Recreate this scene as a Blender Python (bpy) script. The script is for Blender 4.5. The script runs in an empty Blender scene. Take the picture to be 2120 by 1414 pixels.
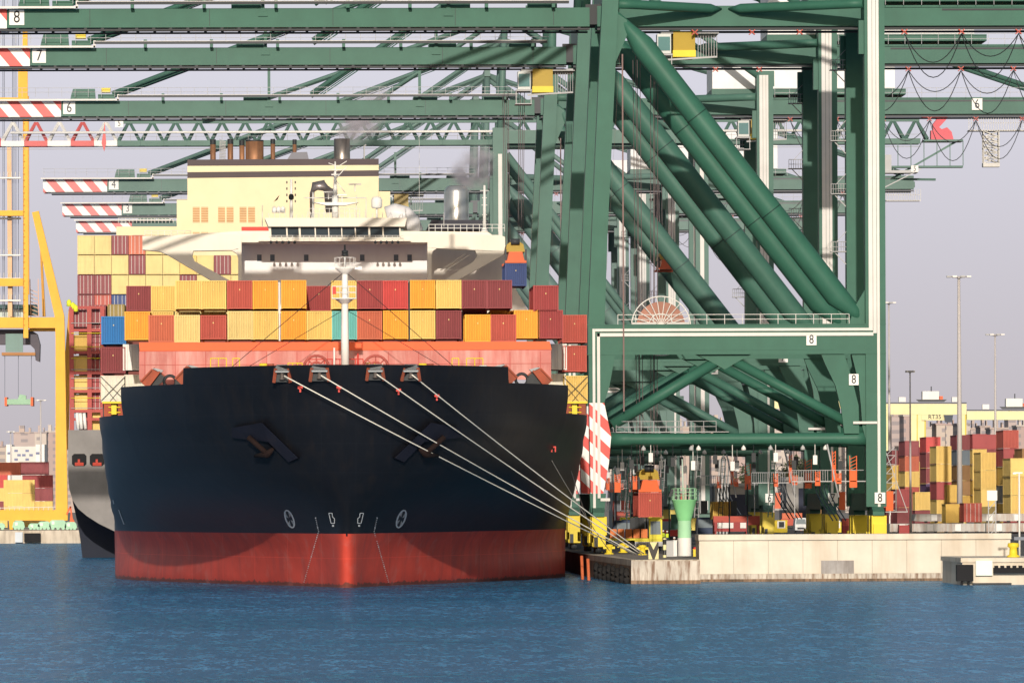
import bpy, math, random
from mathutils import Vector, Matrix
random.seed(7)
C = bpy.context.scene.collection
R = math.radians
F = 14800.0; H = 8.1; HY = 1030.0; VX = 612.0
TH = math.atan((1060 - VX) / F); ROLL = R(0.25)

def W(px, py, Y):
    """photo measure (full-size pixels) on the plane y=Y -> world x, z"""
    dx, dy = px - 1060.0, HY - py
    a = dx*math.cos(ROLL) + dy*math.sin(ROLL)
    b = -dx*math.sin(ROLL) + dy*math.cos(ROLL)
    k = Y / (F*math.cos(TH) - a*math.sin(TH))
    return k*(F*math.sin(TH) + a*math.cos(TH)), H + b*k

def PX(x, y, z):
    c, s = math.cos(TH), math.sin(TH)
    D = x*s + y*c; a = F*(x*c - y*s)/D; b = F*(z - H)/D
    return (1060 + a*math.cos(ROLL) - b*math.sin(ROLL), HY - (a*math.sin(ROLL) + b*math.cos(ROLL)))

# ---------------------------------------------------------------- materials
def new_mat(name):
    m = bpy.data.materials.new(name); m.use_nodes = True
    nt = m.node_tree; b = nt.nodes['Principled BSDF']
    return m, nt, b
def N(nt, t, **kw):
    n = nt.nodes.new(t)
    for k, v in kw.items():
        if k in n.inputs.keys() if hasattr(n.inputs, 'keys') else False: n.inputs[k].default_value = v
        else: setattr(n, k, v)
    return n
def coords(nt, scale, obj=True):
    g = nt.nodes.new('ShaderNodeNewGeometry')
    mp = nt.nodes.new('ShaderNodeMapping'); mp.inputs['Scale'].default_value = scale
    nt.links.new(g.outputs['Position'], mp.inputs['Vector'])
    return mp.outputs['Vector']
def noise(nt, scale, vec=(1, 1, 1), detail=4):
    n = nt.nodes.new('ShaderNodeTexNoise'); n.inputs['Scale'].default_value = scale
    n.inputs['Detail'].default_value = detail; n.inputs['Roughness'].default_value = .6
    nt.links.new(coords(nt, vec), n.inputs['Vector'])
    return n.outputs['Fac']
def ramp(nt, fac, a, b, c0=(0, 0, 0, 1), c1=(1, 1, 1, 1)):
    r = nt.nodes.new('ShaderNodeValToRGB')
    r.color_ramp.elements[0].position = a; r.color_ramp.elements[1].position = b
    r.color_ramp.elements[0].color = c0; r.color_ramp.elements[1].color = c1
    nt.links.new(fac, r.inputs['Fac']); return r.outputs['Color']
def mix(nt, fac, A, B, mode='MIX'):
    m = nt.nodes.new('ShaderNodeMix'); m.data_type = 'RGBA'; m.blend_type = mode
    for s, v in ((m.inputs[0], fac), (m.inputs[6], A), (m.inputs[7], B)):
        if isinstance(v, (int, float)): s.default_value = v
        elif isinstance(v, tuple): s.default_value = (v[0], v[1], v[2], 1)
        else: nt.links.new(v, s)
    return m.outputs[2]
def paint(name, col, rough=.55, var=.18, dirt=.25, dirtcol=(.10, .07, .05), ds=.6, metal=0.0, spec=.22, streak=True):
    """weathered paint: broad colour variation plus vertical dirt streaks"""
    m, nt, b = new_mat(name)
    c = mix(nt, ramp(nt, noise(nt, .35), .3, .7), tuple(x*(1-var) for x in col), tuple(min(1, x*(1+var*.5)) for x in col))
    if dirt > 0:
        st = ramp(nt, noise(nt, ds*2, (1, 1, .12 if streak else 1), 6), .52 if dirt < .4 else .44, .8 if dirt < .4 else .66)
        d = nt.nodes.new('ShaderNodeMath'); d.operation = 'MULTIPLY'; d.inputs[1].default_value = dirt
        nt.links.new(st, d.inputs[0])
        c = mix(nt, d.outputs[0], c, dirtcol)
    nt.links.new(c, b.inputs['Base Color'])
    b.inputs['Roughness'].default_value = rough; b.inputs['Metallic'].default_value = metal
    b.inputs['Specular IOR Level'].default_value = spec
    return m
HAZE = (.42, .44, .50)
def hz(col, k): return tuple(c*(1-k) + h*k for c, h in zip(col, HAZE))  # aerial haze of distant things is blended into their paint colour
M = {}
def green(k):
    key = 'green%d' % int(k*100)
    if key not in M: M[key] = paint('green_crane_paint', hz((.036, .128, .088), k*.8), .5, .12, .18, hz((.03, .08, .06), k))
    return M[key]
def flat(name, col, rough=.6, k=0, **kw):
    key = name + str(int(k*100))
    if key not in M: M[key] = paint(name, hz(col, k), rough, kw.get('var', .08), kw.get('dirt', .1), metal=kw.get('metal', 0), dirtcol=kw.get('dirtcol', (.10, .07, .05)))
    return M[key]
WHITE = lambda k=0: flat('white_paint', (.80, .78, .74), .5, k)
DARK = lambda k=0: flat('dark_steel', (.028, .032, .036), .5, k)
STEEL = lambda k=0: flat('galvanised_steel', (.42, .42, .42), .5, k)
RED = lambda k=0: flat('red_paint', (.62, .06, .045), .5, k)
ORANGE = lambda k=0: flat('orange_paint', (.75, .12, .02), .5, k)
YEL = lambda k=0: flat('yellow_paint', (.78, .60, .04), .5, k)
SIGN = lambda k=0: flat('sign_white', (.85, .84, .80), .5, k, dirt=0)
INK = lambda k=0: flat('black_lettering', (.02, .02, .025), .6, k, dirt=0)
def stripes(name, ca, cb, period, kx=1.0, k=0, duty=.5):
    key = name + str(int(k*100))
    if key in M: return M[key]
    m, nt, b = new_mat(name)
    g = nt.nodes.new('ShaderNodeNewGeometry'); s = nt.nodes.new('ShaderNodeSeparateXYZ')
    nt.links.new(g.outputs['Position'], s.inputs[0])
    def mt(op, a, bb):
        n = nt.nodes.new('ShaderNodeMath'); n.operation = op
        for i, v in enumerate((a, bb)):
            if isinstance(v, (int, float)): n.inputs[i].default_value = v
            else: nt.links.new(v, n.inputs[i])
        return n.outputs[0]
    v = mt('ADD', mt('MULTIPLY', s.outputs['X'], kx/period), mt('MULTIPLY', s.outputs['Z'], 1.0/period))
    fr = mt('FRACT', mt('ADD', v, 100.0), 0)
    cc = mix(nt, mt('GREATER_THAN', fr, duty), hz(ca, k), hz(cb, k))
    st = ramp(nt, noise(nt, 1.5, (1, 1, .3), 5), .5, .9)
    cc = mix(nt, st, cc, mix(nt, .25, cc, (.2, .15, .1)))
    nt.links.new(cc, b.inputs['Base Color']); b.inputs['Roughness'].default_value = .5
    M[key] = m; return m

# ---------------------------------------------------------------- mesh builder
ORG = {}
class MB:
    def __init__(s): s.v = []; s.f = []; s.m = []; s.sm = []; s.mi = 0; s.smooth = False
    def add(s, vs, fs):
        o = len(s.v); s.v += [tuple(v) for v in vs]
        for f in fs: s.f.append(tuple(i+o for i in f)); s.m.append(s.mi); s.sm.append(s.smooth)
        return s
    def box(s, x0, x1, y0, y1, z0, z1):
        if x0 > x1: x0, x1 = x1, x0
        if y0 > y1: y0, y1 = y1, y0
        if z0 > z1: z0, z1 = z1, z0
        return s.add([(x0,y0,z0),(x1,y0,z0),(x1,y1,z0),(x0,y1,z0),(x0,y0,z1),(x1,y0,z1),(x1,y1,z1),(x0,y1,z1)],
              [(0,3,2,1),(4,5,6,7),(0,1,5,4),(1,2,6,5),(2,3,7,6),(3,0,4,7)])
    def prism(s, poly, y0, y1):
        """polygon in x,z extruded along y"""
        n = len(poly)
        a = sum(poly[i][0]*poly[(i+1)%n][1]-poly[(i+1)%n][0]*poly[i][1] for i in range(n))
        if a < 0: poly = poly[::-1]
        vs = [(p[0], y0, p[1]) for p in poly] + [(p[0], y1, p[1]) for p in poly]
        return s.add(vs, [tuple(range(n)), tuple(range(2*n-1, n-1, -1))] + [(i, i+n, (i+1)%n+n, (i+1)%n) for i in range(n)])
    def ppx(s, poly, Y, y0, y1): return s.prism([W(p[0], p[1], Y) for p in poly], y0, y1)
    def prismyz(s, poly, x0, x1):
        n = len(poly)
        vs = [(x0, p[0], p[1]) for p in poly] + [(x1, p[0], p[1]) for p in poly]
        return s.add(vs, [tuple(range(n-1, -1, -1)), tuple(range(n, 2*n))] + [(i, (i+1)%n, (i+1)%n+n, i+n) for i in range(n)])
    def bar(s, p, q, w, h=None, up=(0, 0, 1)):
        h = w if h is None else h
        p, q = Vector(p), Vector(q); d = (q-p).normalized(); u = Vector(up)
        if abs(d.dot(u)) > .99: u = Vector((0, 1, 0))
        a = d.cross(u).normalized(); b = a.cross(d).normalized(); a *= w/2; b *= h/2
        vs = [p-a-b, p+a-b, p+a+b, p-a+b, q-a-b, q+a-b, q+a+b, q-a+b]
        return s.add(vs, [(0,1,2,3),(7,6,5,4),(0,4,5,1),(1,5,6,2),(2,6,7,3),(3,7,4,0)])
    def tube(s, pts, r, n=6, cap=True):
        pts = [Vector(p) for p in pts]; rs = r if isinstance(r, (list, tuple)) else [r]*len(pts)
        old = s.smooth; s.smooth = n > 5; vs = []; fs = []; ref = None
        for i, p in enumerate(pts):
            d = (pts[min(i+1, len(pts)-1)] - pts[max(i-1, 0)])
            if d.length < 1e-9: d = Vector((0, 0, 1))
            d.normalize()
            u = Vector((0, 0, 1)) if abs(d.z) < .95 else Vector((0, 1, 0))
            a = d.cross(u).normalized(); b = a.cross(d).normalized()
            for k in range(n):
                t = 2*math.pi*k/n; vs.append(p + (a*math.cos(t) + b*math.sin(t))*rs[i])
        for i in range(len(pts)-1):
            for k in range(n):
                fs.append((i*n+k, i*n+(k+1)%n, (i+1)*n+(k+1)%n, (i+1)*n+k))
        s.add(vs, fs)
        if cap:
            s.smooth = False; o = len(s.v)-len(vs)
            for f in (tuple(range(n-1, -1, -1)), tuple(range((len(pts)-1)*n, len(pts)*n))):
                s.f.append(tuple(i+o for i in f)); s.m.append(s.mi); s.sm.append(False)
        s.smooth = old; return s
    def lathe(s, prof, cx, cy, n=20, smooth=True):
        old = s.smooth; s.smooth = smooth; vs = []; fs = []
        for r, z in prof:
            for k in range(n): t = 2*math.pi*k/n; vs.append((cx + r*math.cos(t), cy + r*math.sin(t), z))
        for i in range(len(prof)-1):
            for k in range(n): fs.append((i*n+k, i*n+(k+1)%n, (i+1)*n+(k+1)%n, (i+1)*n+k))
        s.add(vs, fs); s.smooth = old; return s
    def torus(s, c, R_, r, axis='x', n=18, m=8):
        pts = []
        for k in range(n+1):
            t = 2*math.pi*k/n; a, b = R_*math.cos(t), R_*math.sin(t)
            pts.append((c[0], c[1]+a, c[2]+b) if axis == 'x' else (c[0]+a, c[1], c[2]+b))
        return s.tube(pts, r, m, cap=False)
    def build(s, name, mats, parent=None, loc=None, label=None):
        me = bpy.data.meshes.new(name)
        o0 = ORG.get(parent.name, (0, 0, 0)) if parent is not None else (loc or (0, 0, 0))
        me.from_pydata([(v[0]-o0[0], v[1]-o0[1], v[2]-o0[2]) for v in s.v], [], s.f)
        mats = mats if isinstance(mats, (list, tuple)) else [mats]
        for m in mats: me.materials.append(m)
        for p, i, sm in zip(me.polygons, s.m, s.sm): p.material_index = i; p.use_smooth = sm
        me.update()
        o = bpy.data.objects.new(name, me); C.objects.link(o)
        if parent is not None: o.parent = parent
        else: o.location = o0
        ORG[o.name] = o0
        if label: o['label'] = label
        return o
def tag(o, label, cat=None, group=None, kind=None):
    if label: o['label'] = label
    if cat: o['category'] = cat
    if group: o['group'] = group
    if kind: o['kind'] = kind
    return o
def thing(name, label, cat, loc, group=None):
    o = bpy.data.objects.new(name, None); C.objects.link(o); o.location = loc
    o.empty_display_size = .5; ORG[o.name] = tuple(loc)
    return tag(o, label, cat, group)
def one(name, mb, mats, label, cat, group=None, loc=None):
    if loc is None:
        xs = [v[0] for v in mb.v]; ys = [v[1] for v in mb.v]; zs = [v[2] for v in mb.v]
        loc = ((min(xs)+max(xs))/2, (min(ys)+max(ys))/2, min(zs))
    return tag(mb.build(name, mats, None, loc), label, cat, group)
def struct(name, mb, mats): return tag(mb.build(name, mats), name.replace('_', ' '), None, None, 'structure')

def text_mesh(s, size, sx=1.0, ext=.03):
    cu = bpy.data.curves.new('lettering', 'FONT'); cu.body = s; cu.size = size; cu.extrude = ext
    cu.align_x = 'CENTER'; cu.align_y = 'CENTER'; cu.resolution_u = 4
    o = bpy.data.objects.new('lettering', cu); C.objects.link(o)
    bpy.context.view_layer.update()
    me = bpy.data.meshes.new_from_object(o.evaluated_get(bpy.context.evaluated_depsgraph_get()))
    bpy.data.objects.remove(o); bpy.data.curves.remove(cu)
    return [(v.co.x*sx, v.co.y, v.co.z) for v in me.vertices], [tuple(p.vertices) for p in me.polygons]
def text_at(mb, s, size, x, y, z, sx=1.0, rot90=False, ext=.03):
    """lettering standing upright on a wall that faces -y"""
    vs, fs = text_mesh(s, size, sx, ext)
    if rot90: vs = [(-v[1], v[0], v[2]) for v in vs]
    mb.add([(x+v[0], y-v[2], z+v[1]) for v in vs], fs)
def plate(num, x, y, z, w, h, parent, k=0, sub=True):
    m = MB().box(x-w/2, x+w/2, y-.08, y, z-h/2, z+h/2)
    o = m.build('number_plate', SIGN(k), parent)
    t = MB(); text_at(t, num, h*1.12, x, y-.1, z, .8)
    t.build('number', INK(k), o if sub else parent)
    return o
# ---------------------------------------------------------------- setting: water, quays, ground
def water_mat():
    m, nt, b = new_mat('water')
    def mt(op, a, bb):
        n = nt.nodes.new('ShaderNodeMath'); n.operation = op
        for i, v in enumerate((a, bb)):
            if isinstance(v, (int, float)): n.inputs[i].default_value = v
            else: nt.links.new(v, n.inputs[i])
        return n.outputs[0]
    n1 = noise(nt, 1.0, (.62, .15, 1), 5); n2 = noise(nt, 1.0, (.10, .03, 1), 3); n3 = noise(nt, 1.0, (2.9, .50, 1), 4)
    big = noise(nt, 1.0, (.010, .018, 1), 4); n4 = noise(nt, 1.0, (.75, .13, 1), 5)
    patch = ramp(nt, big, .42, .58)
    h = mt('ADD', mt('ADD', mt('MULTIPLY', n1, .8), mt('MULTIPLY', n2, 1.2)), mt('MULTIPLY', n3, .32))
    bp = nt.nodes.new('ShaderNodeBump'); bp.inputs['Strength'].default_value = 1.0
    nt.links.new(mt('ADD', mt('MULTIPLY', patch, 2.6), 1.6), bp.inputs['Distance'])
    nt.links.new(h, bp.inputs['Height'])
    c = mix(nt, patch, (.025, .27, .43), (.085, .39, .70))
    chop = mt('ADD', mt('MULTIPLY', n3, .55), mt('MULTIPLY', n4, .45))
    c = mix(nt, ramp(nt, chop, .48, .60), c, (.40, .66, .84))  # ripple glints, and darker troughs below, painted into the water colour
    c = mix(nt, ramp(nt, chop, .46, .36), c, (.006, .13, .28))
    nt.nodes.remove(b); out = nt.nodes['Material Output']
    df = nt.nodes.new('ShaderNodeBsdfDiffuse'); gl = nt.nodes.new('ShaderNodeBsdfGlossy'); gl.inputs['Roughness'].default_value = .16; gl.inputs['Color'].default_value = (.58, .74, .95, 1)
    nt.links.new(c, df.inputs['Color']); nt.links.new(bp.outputs['Normal'], gl.inputs['Normal'])
    b2 = nt.nodes.new('ShaderNodeBump'); b2.inputs['Strength'].default_value = .6; b2.inputs['Distance'].default_value = .8; nt.links.new(h, b2.inputs['Height']); nt.links.new(b2.outputs['Normal'], df.inputs['Normal'])
    ms = nt.nodes.new('ShaderNodeMixShader'); ms.inputs[0].default_value = .42; nt.links.new(df.outputs[0], ms.inputs[1]); nt.links.new(gl.outputs[0], ms.inputs[2]); nt.links.new(ms.outputs[0], out.inputs['Surface'])
    return m
w = MB()
w.add([(-6000, -200, 0), (6000, -200, 0), (6000, 1500, 0), (-6000, 1500, 0)], [(0, 1, 2, 3)])
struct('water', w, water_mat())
concrete = paint('old_concrete', (.52, .46, .37), .85, .18, .55, (.16, .10, .06), 1.1)
wallmat = paint('pale_concrete', (.70, .63, .52), .85, .12, .45, (.44, .33, .22), .22)
rustwall = paint('stained_concrete', (.58, .52, .44), .9, .25, .85, (.17, .085, .045), 1.6)
asphalt = paint('asphalt', (.14, .13, .125), .9, .2, .2, (.06, .05, .05), .3, streak=False)
darkwall = paint('weedy_concrete', (.26, .17, .11), .95, .4, .7, (.04, .035, .03), 1.5)
# terminal ground (one sheet behind the quay edge) and far land
g = MB(); g.prism([(29.8, -3), (520, -3), (520, 2.2), (29.8, 2.2)], 735, 1500)
struct('quay_ground', g, asphalt)
g = MB(); ZT = 2.25
poly = [(31.3, 667), (37.75, 667), (37.75, 735), (29.8, 735)]
vs = [(p[0], p[1], -3) for p in poly] + [(p[0], p[1], ZT) for p in poly]
g.add(vs, [(3, 2, 1, 0), (4, 5, 6, 7), (0, 1, 5, 4), (1, 2, 6, 5), (2, 3, 7, 6), (3, 0, 4, 7)])
g.mi = 1; g.add([(31.3-.03, 666.95, -1), (31.3-.03, 666.95, ZT-.55), (29.77, 735, ZT-.55), (29.77, 735, -1)], [(0, 1, 2, 3)])
g.mi = 2; g.box(31.3, 37.72, 666.93, 666.99, -.4, ZT-.12)
g.mi = 3; g.box(31.28, 37.77, 666.9, 667.2, -.3, .34)
struct('quay_head', g, [concrete, darkwall, rustwall, darkwall])
g = MB(); g.box(31.9, 37.7, 668, 734, 2.254, 2.258)
struct('quay_apron', g, paint('apron', (.30, .27, .24), .9, .25, .4, (.1, .08, .06), .4, streak=False))
g = MB(); g.box(37.78, 500, 686.3, 734.9, -3, 2.19)
struct('quay_ground', g, asphalt)
# long pale retaining wall
g = MB()
x0, _ = W(1447, 1108, 680); x1, _ = W(2092, 1108, 680)
n = 9
for i in range(n):
    a = x0 + (x1-x0)*i/n; b_ = x0 + (x1-x0)*(i+1)/n
    g.box(a+.02, b_-.02, 680, 686, .75, 3.95)
g.box(x0+.1, x1-.1, 680.12, 685.8, -.5, 4.0)
wl = one('harbour_wall', g, wallmat, 'long pale concrete harbour wall standing in the water in front of the cranes', 'wall', loc=((x0+x1)/2, 683, 0))
for i in range(1, n):
    a = x0+(x1-x0)*i/n; c = MB(); c.box(a-.018, a+.018, 679.97, 680.05, .8, 3.94); c.build('joint', flat('dark_joint', (.36, .31, .25), .9), wl)  # darker strips mark the joints between wall panels
c = MB(); c.box(x0-.05, x1+.05, 679.75, 686.2, 3.96, 4.5); c.build('coping', wallmat, wl)
c = MB(); c.box(x0-.02, x1+.05, 679.93, 680.1, -.5, .74); c.build('footing', rustwall, wl)
c = MB(); c.box(x0-.04, x1+.07, 679.88, 680.1, -.5, .26); c.build('tide_band', darkwall, wl)
xa, za = W(1700, 1160, 680); xb, zb = W(1768, 1190, 680)
c = MB(); c.box(xa, xb, 679.96, 680.1, zb, za); c.build('repair_patch', paint('grey_render', (.40, .37, .35), .95, .3, .5), wl)
# near right pier block
g = MB(); xp, zp = W(1990, 1157, 648)
g.box(xp+.1, 90, 648, 668, -2, 2.05); g.box(xp-.05, 90, 647.8, 668.2, 2.052, 2.45)
pr = one('pier', g, [wallmat], 'low concrete pier at the right edge of the water with black rubber fenders', 'pier', loc=(xp+15, 658, 0))
c = MB(); c.box(xp-.5, xp+1.0, 646.9, 648-.03, .35, 1.85); c.box(xp-.1, xp+.1, 647.2, 647.6, -.5, .35); c.box(xp+.5, xp+.7, 647.2, 647.6, -.5, .35)
c.build('rubber_fender', flat('black_rubber', (.015, .015, .017), .8), pr)
c = MB(); c.box(xp+2.9, 90, 647.3, 647.97, 1.05, 1.55)
for i in range(18): c.box(xp+3+i*.55, xp+3.3+i*.55, 647.2, 647.9, 1.55, 1.75)
c.build('rubber_fender', flat('black_rubber', (.015, .015, .017), .8), pr)
c = MB(); c.box(xp+1.3, xp+2.8, 647.6, 647.78, .85, 2.2); c.build('pale_panel', flat('mint_panel', (.70, .80, .74), .6), pr)
c = MB(); c.box(xp+1.0, xp+4.5, 647.2, 647.95, -.05, .18); c.build('dark_footing', DARK(), pr)
# left quay across the basin, and the land
g = MB(); g.box(-700, -36, 1332, 1500, -3, 2.4); struct('far_quay', g, paint('far_concrete', (.60, .52, .42), .9, .2, .5, (.25, .2, .15), .8))
g = MB(); g.add([(-9000, 1500, 2.3), (9000, 1500, 2.3), (9000, 30000, 2.3), (-9000, 30000, 2.3)], [(0, 1, 2, 3)])
g.add([(-9000, 1500, -3), (9000, 1500, -3), (9000, 1500, 2.3), (-9000, 1500, 2.3)], [(0, 1, 2, 3)])
struct('ground', g, paint('dusty_land', (.30, .27, .25), .95, .2, .1))
for i, px in enumerate((39, 67)):
    xx, _ = W(px, 1110, 1331)
    if i: one('quay_fender', MB().box(xx-1.5, xx+1.5, 1330.6, 1331.95, .3, 1.9), flat('black_rubber', (.015, .015, .017), .8), 'black rubber fender on the far left quay face', 'fender')
    else: one('quay_fender', MB().box(xx-.7, xx+.7, 1330.9, 1331.95, .2, 2.1), flat('pale_fender', (.62, .66, .70), .8), 'pale grey fender panel on the far left quay face', 'fender')

# tyres along the quay head
for i in range(8):
    t = i/7.0; y = 668.5 + t*44; x = 31.3 - 1.5*(y-667)/68 - .35
    mb = MB(); mb.torus((x, y, .55 + .15*math.sin(i*2.1)), .72, .26, 'x', 16, 8)
    o = one('tyre_fender', mb, flat('old_rubber', (.022, .021, .021), .9), 'black tyre fender on the quay side, %s from the corner' % ['first','second','third','fourth','fifth','sixth','seventh','eighth'][i], 'tyre', 'tyre fenders on the quay side')
# mooring posts in the water
for i, (pa, pb) in enumerate((((1204, 1150), (1208, 1192)), ((1217, 1156), (1221, 1197)))):
    Y = 706-8*i; xa, za = W(*pa, Y); xb, zb = W(*pb, Y)
    one('mooring_pile', MB().tube([(xa, Y, za), (xb, Y, -2)], .16, 8), flat('orange_pile', (.55, .13, .05), .7),
        ['orange pile in the water beside the ship, farther from the quay', 'orange pile in the water beside the quay tyres'][i], 'pile', 'orange piles in the water')
# bollards
def bollard(x, y, lab, s=1.0, mat=None):
    mb = MB(); mb.lathe([(0, 2.25), (.42*s, 2.25), (.42*s, 2.33), (.26*s, 2.4), (.24*s, 2.4+.45*s), (.36*s, 2.45+.5*s), (.33*s, 2.5+.6*s), (0, 2.55+.62*s)], x, y, 14)
    mb.box(x-.5*s, x+.5*s, y-.12, y+.12, 2.3+.42*s, 2.3+.62*s)
    return one('bollard', mb, mat or YEL(), lab, 'bollard', 'yellow mooring bollards')
for px, py, lab in ((1238, 1142, 'yellow bollard on the quay edge nearest the ship'), (1261, 1146, 'yellow bollard at the foot of the red and white crane leg'),
                    (1290, 1143, 'wide yellow bollard on the quay head left of the truck'), (1330, 1148, 'small yellow bollard taking the white mooring ropes')):
    Y = 5.85*F/(py-HY+2); x, z = W(px, py, Y); bollard(x, Y, lab, 1.2)
x, z = W(2098, 1150, 652); 
mb = MB(); mb.lathe([(0, 2.46), (.6, 2.46), (.6, 2.6), (.38, 2.7), (.35, 3.3), (.55, 3.45), (.5, 3.75), (0, 3.8)], x, 652, 14)
one('bollard', mb, YEL(), 'yellow bollard on the low pier at the right edge', 'bollard', 'yellow mooring bollards')

# ---------------------------------------------------------------- containers
PAL = dict(yellow=(.80, .57, .17), pale_yellow=(.78, .61, .25), orange=(.86, .40, .05), red=(.50, .10, .072), orange_red=(.60, .16, .085), maroon=(.27, .060, .066),
           crimson=(.36, .062, .062), bright_red=(.58, .075, .068), blue=(.035, .20, .50), navy=(.035, .07, .22), turquoise=(.16, .50, .46), white=(.78, .76, .70),
           cream=(.72, .68, .56), brown=(.28, .15, .05), olive=(.30, .22, .06), slate=(.16, .20, .24), purple=(.10, .05, .14), ochre=(.62, .40, .08))
def cmat(c, k=0.0, groove_shade=False):
    key = 'cont_%s_%d%s' % (c, int(k*100), groove_shade)
    if key not in M: M[key] = paint(c + '_container_paint', hz(tuple(q*(.80 if groove_shade else 1) for q in PAL[c]), k), .6, .10, .22, hz((.16, .09, .06), k), .9)  # groove faces take a darker copy: rib shade put into the paint
    return M[key]
CM = {}
GI = []
def cmesh(kind, L, Hh, Wd=2.44):
    key = (kind, L, Hh)
    if key in CM: return CM[key]
    hw = Wd/2; parts = []
    b = MB()
    def corr(u0, u1, z0, z1, y, n, d, axis):
        p = (u1-u0)/n; us = []
        for i in range(n):
            a = u0+i*p; us += [(a, 0), (a+p*.34, 0), (a+p*.5, d), (a+p*.84, d)]
        us.append((u1, 0)); vs = []; fs = []
        for u, dd in us:
            for z in (z0, z1): vs.append((u, y+dd, z) if axis == 'x' else ((y+dd), u, z))
        for i in range(len(us)-1):
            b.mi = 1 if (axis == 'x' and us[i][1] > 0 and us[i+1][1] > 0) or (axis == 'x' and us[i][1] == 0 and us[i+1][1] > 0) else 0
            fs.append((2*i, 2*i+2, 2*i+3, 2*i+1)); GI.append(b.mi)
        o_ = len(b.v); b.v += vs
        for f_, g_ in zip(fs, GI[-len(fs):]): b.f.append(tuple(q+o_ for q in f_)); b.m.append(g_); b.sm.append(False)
        b.mi = 0
    if kind == 'blank': corr(-hw+.07, hw-.07, .16, Hh-.11, .02, 10, .10, 'x')
    for sx in (-1, 1):
        corr(.1, L-.1, .14, Hh-.1, sx*(hw-.03), 40 if L > 8 else 20, -sx*.04, 'y')
    b.add([(-hw+.03, .03, Hh-.03), (hw-.03, .03, Hh-.03), (hw-.03, L-.03, Hh-.03), (-hw+.03, L-.03, Hh-.03)], [(0, 1, 2, 3)])
    b.add([(-hw+.03, .03, .12), (-hw+.03, L-.03, .12), (hw-.03, L-.03, .12), (hw-.03, .03, .12)], [(0, 1, 2, 3)])
    b.add([(-hw+.03, L-.04, .12), (-hw+.03, L-.04, Hh-.05), (hw-.03, L-.04, Hh-.05), (hw-.03, L-.04, .12)], [(0, 1, 2, 3)])
    if kind == 'door': b.add([(-hw+.03, .12, .12), (hw-.03, .12, .12), (hw-.03, .12, Hh-.05), (-hw+.03, .12, Hh-.05)], [(0, 1, 2, 3)])
    def me(mb, nm):
        x = bpy.data.meshes.new(nm); x.from_pydata(mb.v, [], mb.f)
        for p, mi_ in zip(x.polygons, mb.m): p.material_index = mi_
        x.materials.append(None)
        if 1 in mb.m: x.materials.append(None)
        x.update(); return x
    f = MB()
    for sx in (-1, 1):
        xa, xb = (-hw, -hw+.10) if sx < 0 else (hw-.10, hw)
        f.box(xa, xb, 0, .12, .12, Hh-.12); f.box(xa, xb, L-.12, L, .12, Hh-.12)
        xc, xd = (-hw, -hw+.06) if sx < 0 else (hw-.06, hw)
        f.box(xc, xd, .12, L-.12, Hh-.10, Hh); f.box(xc, xd, .12, L-.12, 0.02, .14)
        xe, xf = (-hw-.005, -hw+.17) if sx < 0 else (hw-.17, hw+.005)
        for y0, y1 in ((-.01, .17), (L-.17, L+.01)):
            for z0, z1 in ((0, .12), (Hh-.12, Hh)): f.box(xe, xf, y0, y1, z0, z1)
    f.box(-hw+.17, hw-.17, 0, .08, Hh-.11, Hh-.005); f.box(-hw+.17, hw-.17, 0, .08, .03, .15)
    res = {'body': me(b, 'container_body'), 'frame': me(f, 'container_frame')}
    if kind == 'door':
        for nm, s in (('dl', -1), ('dr', 1)):
            d = MB(); xa, xb = (-hw+.11, -.015) if s < 0 else (.015, hw-.11)
            d.box(xa, xb, .05, .11, .16, Hh-.12)
            for i in range(4):
                z = .35+(Hh-.55)*i/3; d.box(xa+.06, xb-.06, .02, .05, z-.05, z+.05)
            res[nm] = me(d, 'container_door')
            r = MB()
            for q in (.28, .74):
                x = xa+(xb-xa)*q; r.box(x-.028, x+.028, -.03, .02, .1, Hh-.08)
            res[nm+'r'] = me(r, 'container_lock_rod')
    else:
        p = MB(); p.box(-.05, .05, -.01, .03, Hh*.66, Hh*.66+.12); res['pl'] = me(p, 'container_marking')
    CM[key] = res; return res
rodm = flat('lock_rod_steel', (.62, .60, .56), .4)
def container(x, y, z, col, kind='blank', L=12.19, Hh=2.9, label='', group='', k=0.0, detail=2, rot=0, rods=True):
    ms = cmesh(kind, L, Hh); t = thing('shipping_container', label, 'container', (x, y, z), group)
    t.rotation_euler[2] = rot
    mat = cmat(col, k)
    def part(nm, me, par, mt):
        o = bpy.data.objects.new(nm, me); C.objects.link(o); o.parent = par
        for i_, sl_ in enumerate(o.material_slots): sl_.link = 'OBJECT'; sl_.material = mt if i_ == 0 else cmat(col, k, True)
        return o
    part('body', ms['body'], t, mat)
    if detail >= 1: part('frame', ms['frame'], t, mat)
    if kind == 'door':
        a = part('door', ms['dl'], t, mat); b = part('door', ms['dr'], t, mat)
        if rods:
            rm = rodm if col not in ('yellow', 'pale_yellow', 'ochre') else mat
            part('lock_rod', ms['dlr'], a, rm); part('lock_rod', ms['drr'], b, rm)
    elif detail >= 2: part('marking', ms['pl'], t, cmat('pale_yellow', k))
    return t
nice = lambda c: {'orange_red': 'orange-red', 'bright_red': 'bright red', 'pale_yellow': 'pale yellow', 'slate': 'slate grey'}.get(c, c)
ORD = ['first', 'second', 'third', 'fourth', 'fifth', 'sixth', 'seventh', 'eighth', 'ninth', 'tenth', 'eleventh', 'twelfth', 'thirteenth', 'fourteenth', 'fifteenth', 'sixteenth', 'seventeenth', 'eighteenth', 'nineteenth', 'twentieth', 'twenty-first']
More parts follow.
